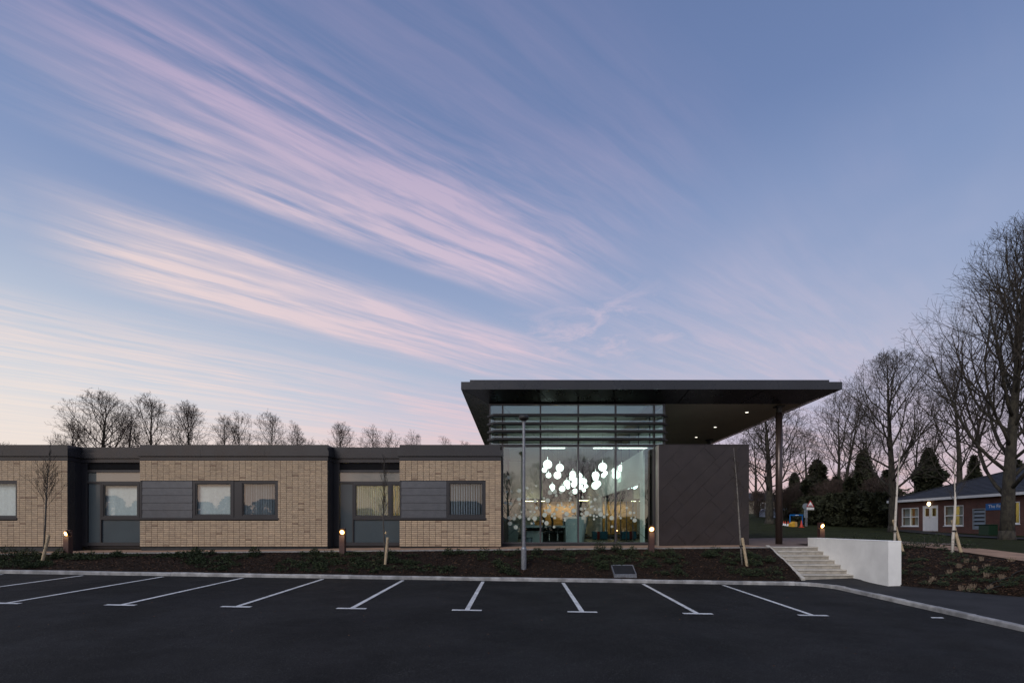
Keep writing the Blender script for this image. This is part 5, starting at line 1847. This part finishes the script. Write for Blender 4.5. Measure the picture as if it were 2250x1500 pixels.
# the row seen over the low roof
ROW = [(222, 866, 74, 56, 'large round bare tree with a low spreading bough, standing over the leftmost recessed bay', (26, 10, 5, 3)),
       (160, 925, 40, 58, 'low bare tree spreading beside the large round one over the left roof', (18, 9, 5, 3)),
       (326, 873, 50, 56, 'tall bare tree over the left end of the long brick block', (24, 10, 5, 3)),
       (283, 888, 34, 60, 'narrow bare tree squeezed between two bigger crowns over the left roof', (16, 9, 5, 3)),
       (408, 889, 50, 57, 'round bare tree over the grey infill panels, last of the big group', (24, 10, 5, 3)),
       (497, 912, 30, 66, 'slender bare tree with upright twigs, first in the middle row', (20, 9, 5, 3)),
       (530, 908, 34, 68, 'upright bare tree with a pointed oval crown in the middle row', (22, 9, 5, 3)),
       (590, 909, 36, 68, 'broad upright bare tree in the middle row above the slatted window', (22, 9, 5, 3)),
       (640, 929, 32, 70, 'lower bare tree closing the middle row over the long brick block', (20, 9, 5, 3)),
       (684, 956, 18, 82, 'tiny bare tree peeping over the roof near the second recess', (18, 8, 4, 3)),
       (747, 931, 36, 72, 'lone round bare tree over the recess with the golden window', (22, 9, 5, 3)),
       (818, 935, 32, 74, 'rounded bare tree left of a close companion over the second recess', (20, 9, 5, 3)),
       (858, 946, 26, 78, 'smaller bare tree touching its rounded neighbour over the second recess', (20, 9, 4, 3)),
       (906, 948, 28, 80, 'small bare dome of twigs over the right brick block', (20, 9, 4, 3)),
       (976, 958, 22, 88, 'very small bare tree top above the right brick block', (18, 8, 4, 3)),
       (1020, 968, 26, 92, 'faint twiggy tree top just beside the canopy edge', (18, 8, 4, 3))]
for i, (px, py, hwid, d, lab, cnt) in enumerate(ROW):
    x = PX(px, d)
    z0 = lawn_z(x, d)
    H = PZ(py, d) - z0
    bare_tree(x, d, z0, H, hwid * 1.22 * d / F_PX, 0.30 if i < 5 else 0.24, 100 + i, lab, cnt, clear=0.22, up_=0.62, group='bare trees behind the low roof', twig='twig_far', tmin=0.014, env=DOME)
# one more twiggy top at the far left edge
x = PX(8, 40); z0 = lawn_z(x, 40)
bare_tree(x, 40, z0, PZ(968, 40) - z0, 1.6, 0.10, 140, 'thin twiggy shrub top above the roof at the left end', (8, 6, 4, 2), group='bare trees behind the low roof', twig='twig_far', tmin=0.016)

# the big trees on the right
bare_tree(PX(2212, 26), 26, lawn_z(PX(2212, 26), 26), 16.4, 7.3, 0.33, 243, 'huge bare lime tree with thick trunk in front of the brick house', (46, 11, 6, 4), clear=0.14, up_=0.85, tmin=0.0085, env=SPIRE, group='big bare trees on the lawn')
bare_tree(PX(2280, 31), 31, lawn_z(PX(2280, 31), 31), 14.5, 4.6, 0.36, 218, 'tall bare tree overlapping the huge lime at the picture edge', (26, 10, 6, 3), clear=0.2, up_=0.8, tmin=0.010, env=SPIRE, group='big bare trees on the lawn')
bare_tree(PX(1962, 38), 38, lawn_z(PX(1962, 38), 38), 13.6, 5.0, 0.32, 209, 'bare tree with rounded crown rising at the corner of the brick house', (30, 10, 6, 3), clear=0.18, up_=0.6, tmin=0.010, env=DOME, group='big bare trees on the lawn')
bare_tree(PX(2105, 47), 47, lawn_z(PX(2105, 47), 47), 15.0, 4.6, 0.34, 231, 'bare tree standing behind the roof of the brick house', (26, 10, 5, 3), clear=0.2, up_=0.75, tmin=0.012, env=DOME, group='big bare trees on the lawn')
bare_tree(PX(1691, 50), 50, lawn_z(PX(1691, 50), 50), 12.6, 5.2, 0.42, 211, 'spreading bare tree with stout trunk seen past the canopy column', (24, 11, 6, 3), clear=0.20, up_=0.35, tmin=0.013, ch=0.46, group='big bare trees on the lawn')
bare_tree(PX(1845, 56), 56, lawn_z(PX(1845, 56), 56), 14.8, 4.4, 0.26, 213, 'open bare tree with two stems rising behind the dark conifers', (15, 9, 5, 3), clear=0.3, up_=0.55, tmin=0.014, fork=2, group='big bare trees on the lawn')
bare_tree(PX(1905, 60), 60, lawn_z(PX(1905, 60), 60), 13.8, 4.0, 0.26, 214, 'thin bare tree between two dark conifers', (13, 8, 5, 3), clear=0.3, up_=0.6, tmin=0.014, group='big bare trees on the lawn')
bare_tree(PX(1770, 64), 64, lawn_z(PX(1770, 64), 64), 11.5, 3.8, 0.24, 215, 'low bare tree behind the warning sign', (13, 8, 5, 3), clear=0.2, up_=0.5, tmin=0.014, group='big bare trees on the lawn')
bare_tree(PX(1660, 72), 72, lawn_z(PX(1660, 72), 72), 12.0, 4.2, 0.26, 216, 'bare tree close against the edge of the clad block', (13, 8, 5, 3), clear=0.2, up_=0.5, tmin=0.015, group='big bare trees on the lawn')
bare_tree(PX(2010, 66), 66, lawn_z(PX(2010, 66), 66), 12.5, 4.4, 0.24, 217, 'distant bare tree over the left hip of the house roof', (13, 8, 5, 3), clear=0.2, up_=0.5, tmin=0.015, group='big bare trees on the lawn')


def leafy(name, x, y, z0, H, r, seed, label, n, size, shape, group, m_='conifer'):
    rr = random.Random(seed)
    t = thing(name, (x, y, z0), label, 'tree' if shape == 'cone' else 'shrub', group)
    MB().path([(x, y, z0 - 0.2), (x + 0.05, y, z0 + H * 0.4), (x, y, z0 + H * 0.92)], [r * 0.10, r * 0.07, 0.02], 6).build('trunk', M['tree_bark'], t)
    m = MB()
    for k in range(n):
        if shape == 'cone':
            h_ = rr.random() ** 1.35
            prof = (1 - h_) ** 0.72 * (0.85 + 0.15 * math.sin(h_ * 22 + rr.random()))
        else:
            h_ = rr.random()
            prof = math.sqrt(max(0, 1 - (2 * h_ - 0.85) ** 2 / 1.45))
        a = rr.uniform(0, 6.283)
        lob = 0.80 + 0.55 * mnoise.noise(Vector((math.cos(a) * 1.6 + seed, math.sin(a) * 1.6, h_ * 4)))
        rad = r * prof * lob * (1 - 0.55 * rr.random() ** 2.2)
        c = Vector((x + rad * math.cos(a), y + rad * math.sin(a), z0 + 0.05 + h_ * H))
        out = Vector((math.cos(a), math.sin(a), rr.uniform(-0.5, 0.4))).normalized()
        u = (out + gv(rr) * 0.55).normalized()
        w_ = u.orthogonal().normalized()
        w_ = (w_ * math.cos(a * 3) + u.cross(w_) * math.sin(a * 3))
        s_ = size * rr.uniform(0.5, 1.2)
        m.face([c - u * s_ * 0.5, c + w_ * s_ * 0.22, c + u * s_ * 0.7, c - w_ * s_ * 0.22])
        m.c.append(rr.random())
    m.build('crown', M[m_], t, origin=(x, y, z0), recalc=False)
    return t


CON = [(1795, 1012, 66, 52, 'broad dark conifer behind the warning sign'), (1838, 1050, 52, 50, 'lower dark conifer beside the broad one, near the lit bollard'),
       (1898, 990, 56, 52, 'dark pointed conifer left of the brick house'), (1868, 1052, 40, 47, 'short dark conifer in front of the pointed one'),
       (2040, 986, 64, 55, 'wide dark conifer rising behind the house roof'), (1948, 1035, 50, 50, 'dark conifer close to the house corner'),
       (2140, 1003, 34, 54, 'narrow dark conifer over the roof ridge of the house'), (2235, 1012, 40, 52, 'dark conifer over the roof behind the huge lime trunk'),
       (1745, 1042, 34, 62, 'small dark conifer behind the shelter')]
for i, (px, py, hw, d, lab) in enumerate(CON):
    x = PX(px, d); z0 = lawn_z(x, d)
    leafy('conifer_tree', x, d, z0, PZ(py, d) - z0, hw * d / F_PX, 300 + i, lab, 9000, 0.50, 'cone', 'dark evergreens behind the lawn')
HED = [(1790, 1092, 34, 48.5, 'dark rounded evergreen shrub behind the lit bollard'), (1835, 1086, 40, 46.5, 'large dark evergreen shrub in the middle of the hedge'),
       (1888, 1082, 42, 45.5, 'large dark evergreen shrub toward the brick house'), (1935, 1084, 34, 44.5, 'dark evergreen shrub next to the house corner'), (1748, 1112, 20, 70, 'small dark evergreen far back beside the shelter')]
for i, (px, py, hw, d, lab) in enumerate(HED):
    x = PX(px, d); z0 = lawn_z(x, d)
    leafy('evergreen_shrub', x, d, z0, PZ(py, d) - z0, hw * d / F_PX, 330 + i, lab, 6500, 0.40, 'round', 'dark evergreens behind the lawn')
THK = [(1720, 1075, 60, 58, 'brown leafless thicket behind the canopy column'), (1765, 1060, 60, 57, 'brown leafless thicket behind the road signs'), (1828, 1055, 60, 49, 'brown twiggy thicket in front of the conifers'),
       (1930, 1050, 50, 48, 'brown twiggy thicket beside the house corner'), (1665, 1080, 50, 64, 'brown leafless thicket beside the clad block'), (1860, 1030, 40, 58, 'tall leafless thicket between two conifers')]
for i, (px, py, hw, d, lab) in enumerate(THK):
    x = PX(px, d); z0 = lawn_z(x, d)
    bare_tree(x, d, z0, PZ(py, d) - z0, hw * d / F_PX, 0.09, 350 + i, lab, (9, 8, 5, 3), clear=0.04, up_=0.6, fork=5, tmin=0.012, name='bare_thicket', twig='twig_far', group='leafless thickets on the lawn', ch=0.5)
# a far wood closes the view
m = MB()
rw = random.Random(77)
for k in range(26000):
    px = rw.uniform(-700, 3300)
    d = rw.uniform(105, 150)
    x = PX(px, d)
    hm = 4.2 + 3.2 * mnoise.noise(Vector((x * 0.05, 3, 0))) + 1.6 * mnoise.noise(Vector((x * 0.22, 1, 0)))
    z = lawn_z(x, d) + hm * rw.random() ** 0.8
    c = Vector((x, d, z))
    u = gv(rw).normalized(); w_ = u.orthogonal().normalized()
    s_ = rw.uniform(0.5, 1.2)
    m.face([c - u * s_, c + w_ * s_ * 0.3, c + u * s_, c - w_ * s_ * 0.3])
    m.c.append(rw.random())
m.build('far_wood', M['conifer'], recalc=False, kind='stuff', label='dark far wood closing the view')


# ================================================================== STAKED SAPLINGS
def stake(t, p0, p1, r=0.045):
    m = MB().path([p0, Vector(p0).lerp(Vector(p1), 0.97), p1], [r, r * 0.97, r * 0.8], 10)
    m.build('stake', M['stake'], t)


def tie(t, p):
    MB().lathe([(0.055, -0.02), (0.06, 0.0), (0.055, 0.025)], 12, p).build('tie', M['tie'], t)


def sapling(pts, rad, d, zb_, label, seed, kids_, bark, twig_m, sts, spread=0.5):
    """stem through photo pixels at depth d; kids_ = list of (fraction, count, length, angle)"""
    rr = random.Random(seed)
    base = P(*pts[0], d)
    t = thing('sapling', (base.x, d, zb_), label, 'sapling', 'staked young trees')
    P3 = [P(px, py, d + 0.05 * math.sin(i * 2.1)) for i, (px, py) in enumerate(pts)]
    P3[0].z = zb_ - 0.1
    m = MB().path(P3, rad, 8)
    m.build('trunk', M[bark], t, origin=(base.x, d, zb_), smooth_=True)
    m = MB()

    def at(f):
        s_ = f * (len(P3) - 1); i = min(int(s_), len(P3) - 2)
        return P3[i].lerp(P3[i + 1], s_ - i), (P3[i + 1] - P3[i]).normalized()

    def tw(p, dd, L, r, lev):
        q = [p.copy()]
        for k in range(4):
            dd = (dd + gv(rr) * 0.08 + Vector((0, 0, 0.07))).normalized()
            q.append(q[-1] + dd * L / 4)
        m.path(q, [r, r * 0.85, r * 0.7, r * 0.55, r * 0.4], 3 if lev == 0 else 3)
        if lev < 2:
            for k in range(int(3 + L * 5) if lev == 0 else 3):
                i = rr.choice((1, 2, 3))
                o = gv(rr).normalized()
                d2 = (dd * 0.8 + o * 0.55 + Vector((0, 0, 0.15))).normalized()
                tw(q[i], d2, L * rr.uniform(0.3, 0.55), max(0.0023, r * 0.5), lev + 1)

    for (f0, f1, n, L, ang) in kids_:
        for k in range(n):
            f = f0 + (f1 - f0) * (k + rr.random()) / n
            p, dd = at(f)
            a = k * 2.399 + rr.uniform(-0.5, 0.5)
            o = dd.orthogonal().normalized()
            o = o * math.cos(a) + dd.cross(o) * math.sin(a)
            an = R(ang + rr.uniform(-8, 8))
            tw(p, dd * math.cos(an) + o * math.sin(an), L * rr.uniform(0.6, 1.1) * (1 - 0.45 * (f - f0) / (f1 - f0 + 0.01)), 0.0066, 0)
    m.build('branches', M[twig_m], t, origin=(base.x, d, zb_), recalc=False)
    for (a, b) in sts:
        stake(t, a, b)
    return t, P3


def bz(px, d):
    return bed_z(PX(px, d), d)


d = 16.0
t, p3 = sapling([(96, 1226), (97, 1190), (99.5, 1150), (101, 1110), (103, 1070), (106, 1035), (109, 1000), (112, 955)], [0.030, 0.027, 0.024, 0.022, 0.016, 0.010, 0.006, 0.003], d, bz(96, d),
                'sapling with a vase of fine twigs, tied to a leaning stake near the leftmost window', 401, [(0.40, 0.72, 26, 1.0, 27), (0.72, 0.97, 10, 0.35, 24)], 'sap_bark', 'twig',
                [((PX(93, d), d - 0.04, bz(93, d) - 0.15), tuple(P(107.5, 1175, d + 0.0)))])
tie(t, P(99.5, 1204, d))
d = 15.9
t, p3 = sapling([(846, 1232), (845, 1200), (843, 1165), (842, 1130), (844, 1090), (845, 1050), (844, 1015), (846, 985)], [0.026, 0.024, 0.022, 0.019, 0.015, 0.010, 0.006, 0.003], d, bz(846, d),
                'slim sapling against the golden window, tied to a short pale stake', 402, [(0.36, 0.86, 26, 0.62, 24)], 'sap_bark', 'twig',
                [((PX(847, d), d - 0.06, bz(847, d) - 0.15), tuple(P(852, 1180, d - 0.08)))])
tie(t, P(848, 1199, d - 0.03))
d = 15.9
t, p3 = sapling([(1631, 1228), (1627, 1190), (1624, 1140), (1621, 1090), (1618, 1050), (1615, 1015), (1612, 983)], [0.030, 0.028, 0.025, 0.021, 0.015, 0.009, 0.004], d, bz(1631, d),
                'slim grey sapling in front of the diagonal metal cladding with a leaning stake', 403, [(0.30, 0.92, 22, 0.60, 24)], 'grey_bark', 'twig',
                [((PX(1640, d), d - 0.08, bz(1640, d) - 0.15), tuple(P(1631, 1181, d - 0.03)))])
tie(t, P(1629, 1199, d - 0.02))
d = 16.6
zb_ = bank_z(PX(1965, d), d)
t, p3 = sapling([(1965, 1200), (1967, 1150), (1969, 1110), (1972, 1060), (1975, 1020), (1978, 985), (1982, 955)], [0.040, 0.036, 0.032, 0.027, 0.020, 0.012, 0.005], d, zb_,
                'white stemmed birch sapling with crossed stakes directly behind the white wall', 404, [(0.35, 0.97, 18, 0.75, 24)], 'birch', 'twig',
                [((PX(1981, d) + 0.02, d - 0.1, zb_ - 0.2), tuple(P(1963, 1141, d + 0.12)))])
tie(t, P(1966, 1166, d))
d = 15.4
zb_ = bank_z(PX(2092, d), d)
t, p3 = sapling([(2092, 1222), (2094, 1180), (2097, 1140), (2099, 1105), (2098, 1070), (2097, 1035), (2099, 1000)], [0.045, 0.040, 0.036, 0.030, 0.018, 0.010, 0.004], d, zb_,
                'white stemmed birch sapling on the bark bank before the brick house', 405, [(0.45, 0.95, 14, 0.75, 22)], 'birch', 'twig',
                [((PX(2110, d), d - 0.08, zb_ - 0.15), tuple(P(2092, 1142, d + 0.1)))])
tie(t, P(2097, 1166, d))

# ================================================================== GROUND COVER AND BARK
rg = random.Random(9)


def chips(n, xf, zf, name, lab):
    m = MB()
    for k in range(n):
        x, y = xf()
        z = zf(x, y)
        a = rg.uniform(0, 6.28)
        L, w, h_ = rg.uniform(0.02, 0.06), rg.uniform(0.007, 0.018), rg.uniform(0.004, 0.012)
        u = Vector((math.cos(a), math.sin(a), rg.uniform(-0.3, 0.55))).normalized()
        v = Vector((-math.sin(a), math.cos(a), rg.uniform(-0.3, 0.3))).normalized()
        c = Vector((x, y, z + 0.006))
        i = len(m.v)
        m.v += [tuple(c - u * L), tuple(c + v * w), tuple(c + u * L), tuple(c - v * w), tuple(c + Vector((0, 0, h_)))]
        m.f += [(i, i + 1, i + 4), (i + 1, i + 2, i + 4), (i + 2, i + 3, i + 4), (i + 3, i, i + 4)]
        tv = rg.random() ** 1.4
        m.c += [tv] * 4
    m.build(name, M['chip'], recalc=False, kind='stuff', label=lab)


def in_bed():
    return rg.uniform(-19.5, 8.65), rg.uniform(15.09, 16.98)


def in_bank():
    y = 11.7 + 7.0 * rg.random() ** 1.5
    a, b = bank_l(y), bank_r(y)
    return a + (b - a) * rg.uniform(0.02, 0.98), y


chips(26000, in_bed, bed_z, 'bark_chips', 'dark bark chips strewn over the long bed')
chips(12000, in_bank, bank_z, 'bark_chips', 'dark bark chips strewn over the bank by the white wall')


# small fallen bits on the tarmac
m = MB()
for k in range(260):
    x = rg.uniform(-14, 9.0); y = 14.9 - 9 * rg.random() ** 2.2
    if x > kerb_x(y) - 0.05:
        continue
    c = Vector((x, y, tar_z(x, y) + 0.004)); a = rg.uniform(0, 6.28); s_ = rg.uniform(0.008, 0.022)
    u = Vector((math.cos(a), math.sin(a), 0.1)); w_ = Vector((-math.sin(a), math.cos(a), 0.2))
    i = len(m.v)
    m.v += [tuple(c - u * s_), tuple(c + w_ * s_ * 0.6), tuple(c + u * s_), tuple(c - w_ * s_ * 0.3), tuple(c + Vector((0, 0, 0.01)))]
    m.f += [(i, i + 1, i + 4), (i + 1, i + 2, i + 4), (i + 2, i + 3, i + 4), (i + 3, i, i + 4)]
    m.c += [0.75 + 0.25 * rg.random()] * 4
m.build('fallen_debris', M['chip'], recalc=False, kind='stuff', label='tiny bits of bark and leaf scattered on the tarmac')


def clump(m, x, y, z, r, h_, n, upr):
    for k in range(n):
        a = rg.uniform(0, 6.283)
        q = r * math.sqrt(rg.random())
        hh = h_ * rg.uniform(0.15, 1.0) * (1 - 0.6 * (q / r) ** 2)
        c = Vector((x + q * math.cos(a), y + q * math.sin(a), z + hh))
        u = Vector((math.cos(a) * (1 - upr) + rg.gauss(0, 0.5), math.sin(a) * (1 - upr) + rg.gauss(0, 0.5), upr + rg.gauss(0, 0.4))).normalized()
        w_ = u.orthogonal().normalized()
        s_ = rg.uniform(0.025, 0.062)
        m.face([c - u * s_ * 0.4, c + w_ * s_ * 0.28, c + u * s_, c - w_ * s_ * 0.28])
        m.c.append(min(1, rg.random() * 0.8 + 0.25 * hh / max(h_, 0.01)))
    for k in range(max(2, n // 22)):
        a = rg.uniform(0, 6.283)
        m.tube((x, y, z - 0.02), (x + r * 0.7 * math.cos(a), y + r * 0.7 * math.sin(a), z + h_ * rg.uniform(0.6, 1.1)), 0.004, 0.002, 3, False)
        m.c += [0.1] * 3


m = MB()
for k in range(620):
    x, y = rg.uniform(-19.5, 8.4), 15.2 + 1.6 * rg.random()
    if mnoise.noise(Vector((x * 0.55, y * 0.6, 5))) < -0.12:
        continue
    if abs(x - cx) < 0.5 and y < 15.75:
        continue
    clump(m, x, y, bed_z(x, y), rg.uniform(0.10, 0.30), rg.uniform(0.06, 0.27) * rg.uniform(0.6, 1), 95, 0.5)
for k in range(60):
    x, y = in_bank()
    clump(m, x, y, bank_z(x, y), rg.uniform(0.10, 0.24), rg.uniform(0.06, 0.16), 90, 0.4)
m.build('ground_cover', M['shrub'], recalc=False, kind='stuff', label='low dark green creeping plants spread over the bark beds')

SHR = [(18, 16.6, 0.30, 0.42, 'bushy dark shrub at the path edge below the leftmost window'), (62, 16.5, 0.26, 0.34, 'dark shrub between the leftmost window and the first stake'),
       (132, 16.6, 0.20, 0.30, 'small dark shrub between stake and first bollard'), (430, 16.7, 0.18, 0.28, 'loose shrub below the slatted window of the long block'),
       (560, 16.6, 0.20, 0.36, 'leggy shrub standing up against the long brick block'), (690, 16.6, 0.18, 0.26, 'small shrub left of the second bollard'),
       (985, 16.6, 0.20, 0.26, 'shrub on the path edge below the right brick block'), (1180, 16.6, 0.2, 0.28, 'shrub right of the lamp post on the path edge'),
       (1318, 16.8, 0.2, 0.46, 'tallest dark shrub in front of the glazed hall'), (1355, 16.8, 0.2, 0.32, 'shrub between the tallest one and the third bollard'),
       (1390, 16.6, 0.2, 0.30, 'shrub left of the third bollard'), (1470, 16.5, 0.22, 0.26, 'shrub below the left half of the metal cladding'),
       (1555, 16.4, 0.22, 0.24, 'shrub below the right half of the metal cladding')]
for i, (px, d, r, h_, lab) in enumerate(SHR):
    x = PX(px, d); z = bed_z(x, d)
    t = thing('shrub', (x, d, z), lab, 'shrub', 'shrubs along the path edge')
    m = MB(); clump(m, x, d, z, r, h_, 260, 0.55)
    m.build('foliage', M['shrub'], t, origin=(x, d, z), recalc=False)
    MB().tube((x, d, z - 0.05), (x + 0.02, d, z + h_ * 0.7), 0.008, 0.004, 5).build('stem', M['sap_bark'], t)
SH2 = [(2000, 16.8, 0.34, 0.5, 'dark shrub tight against the right face of the white wall'), (2030, 17.2, 0.40, 0.55, 'dark bushy shrub between the white wall and the second birch'),
       (2060, 17.4, 0.32, 0.60, 'upright green shrub just left of the second birch'), (2125, 16.6, 0.26, 0.35, 'shrub right of the second birch stake'),
       (1885, 18.6, 0.25, 0.5, 'thin green shrub showing above the top of the white wall'), (1850, 18.7, 0.2, 0.42, 'low green shrub above the white wall near the lit bollard'), (1925, 18.5, 0.25, 0.48, 'green shrub above the white wall left of the first birch')]
for i, (px, d, r, h_, lab) in enumerate(SH2):
    x = PX(px, d); z = bank_z(x, d) if x < bank_r(d) else lawn_z(x, d)
    t = thing('shrub', (x, d, z), lab, 'shrub', 'shrubs on the bank')
    m = MB(); clump(m, x, d, z, r, h_, 380, 0.6)
    m.build('foliage', M['shrub'], t, origin=(x, d, z), recalc=False)
    MB().tube((x, d, z - 0.05), (x + 0.02, d, z + h_ * 0.7), 0.008, 0.004, 5).build('stem', M['sap_bark'], t)
# cut-back dry grass tufts on the bank
TUF = [(2049, 1232, 13.5), (2086, 1230, 13.7), (2107, 1228, 13.9), (2124, 1229, 14.1), (2142, 1235, 13.4), (2156, 1222, 14.0), (2168, 1236, 13.3), (2050, 1288, 12.55), (2085, 1281, 12.7),
       (2137, 1275, 12.6), (2168, 1265, 12.8), (2200, 1273, 12.5), (2041, 1249, 13.4), (2222, 1236, 13.2), (2175, 1284, 12.3)]
tuf_label = 'short tuft of cut back dry straw grass on the bark bank'
for i, (px, py, d) in enumerate(TUF):
    x = PX(px, d)
    x = max(bank_l(d) + 0.1, min(bank_r(d) - 0.1, x))
    z = bank_z(x, d)
    m = MB()
    for k in range(34):
        a, q = rg.uniform(0, 6.28), 0.06 * math.sqrt(rg.random())
        p = Vector((x + q * math.cos(a), d + q * math.sin(a), z - 0.02))
        m.tube(p, p + Vector((rg.gauss(0, 0.02), rg.gauss(0, 0.02), rg.uniform(0.07, 0.15))), 0.004, 0.003, 3)
    m.build('grass_tuft', M['straw'], label=tuf_label, category='grass tuft', group='cut back grass tufts on the bank')

# ================================================================== WHAT THE GLASS REFLECTS, BEHIND THE CAMERA
YBK = -34
t = thing('hipped_bungalow', (-8.5, YBK, -1.7), 'dark hipped bungalow across the car park, seen mirrored in the windows', 'house')
B_(-15, -2, YBK - 8, YBK, -2.2, 1.6).build('wall', M['red_brick'], t)
rp = [Vector((-15.6, YBK - 8.6, 1.6)), Vector((-1.4, YBK - 8.6, 1.6)), Vector((-1.4, YBK + 0.6, 1.6)), Vector((-15.6, YBK + 0.6, 1.6))]
r1, r2 = Vector((-10.5, YBK - 4, 4.7)), Vector((-6.5, YBK - 4, 4.7))
MB().face([rp[0], rp[1], r2, r1]).face([rp[1], rp[2], r2]).face([rp[2], rp[3], r1, r2]).face([rp[3], rp[0], r1]).face([rp[3], rp[2], rp[1], rp[0]]).build('roof', M['slate'], t)
BK = [(3.0, -27, 11, 4.2, 501, 'first'), (8.5, -30, 12.5, 4.6, 502, 'second'), (-1.5, -24, 9.5, 3.2, 503, 'third'), (14, -36, 13, 4.8, 504, 'fourth'), (-19, -30, 12, 4.6, 505, 'fifth'), (20, -30, 12, 4.4, 506, 'sixth')]
LBK = ['bare tree across the car park, mirrored in the middle panes of the hall', 'broad bare tree mirrored in the right panes of the hall', 'smaller bare tree mirrored in the leftmost hall pane beside the lamp post',
       'tall bare tree mirrored behind the broad one in the hall glass', 'bare tree mirrored in the window of the leftmost recess', 'bare tree mirrored faintly near the metal cladding']
for (x, y, H, cr, sd, _), lab in zip(BK, LBK):
    bare_tree(x, y, -1.75, H, cr, 0.28, sd, lab, (14, 8, 5, 3), clear=0.16, up_=0.6, tmin=0.013, group='bare trees across the car park')
HB = [(-64, 6.4), (-59, 5.6), (-54, 6.6), (-49, 5.4), (-44, 6.2), (-39, 5.8), (-34, 5.2), (-29, 4.8), (-24, 4.4), (-19, 3.6), (0.5, 3.0), (4.5, 3.4), (8.5, 2.8), (12.5, 3.5), (17, 3.1), (22, 3.6), (27, 3.2)]
for i, (x, h_) in enumerate(HB):
    leafy('hedge_shrub', x, -38.5, -1.9, h_ + 1, 3.0, 520 + i, 'dark hedge shrub in the row across the car park, mirrored low in the glass', 2600, 0.6, 'round', 'hedge across the car park')
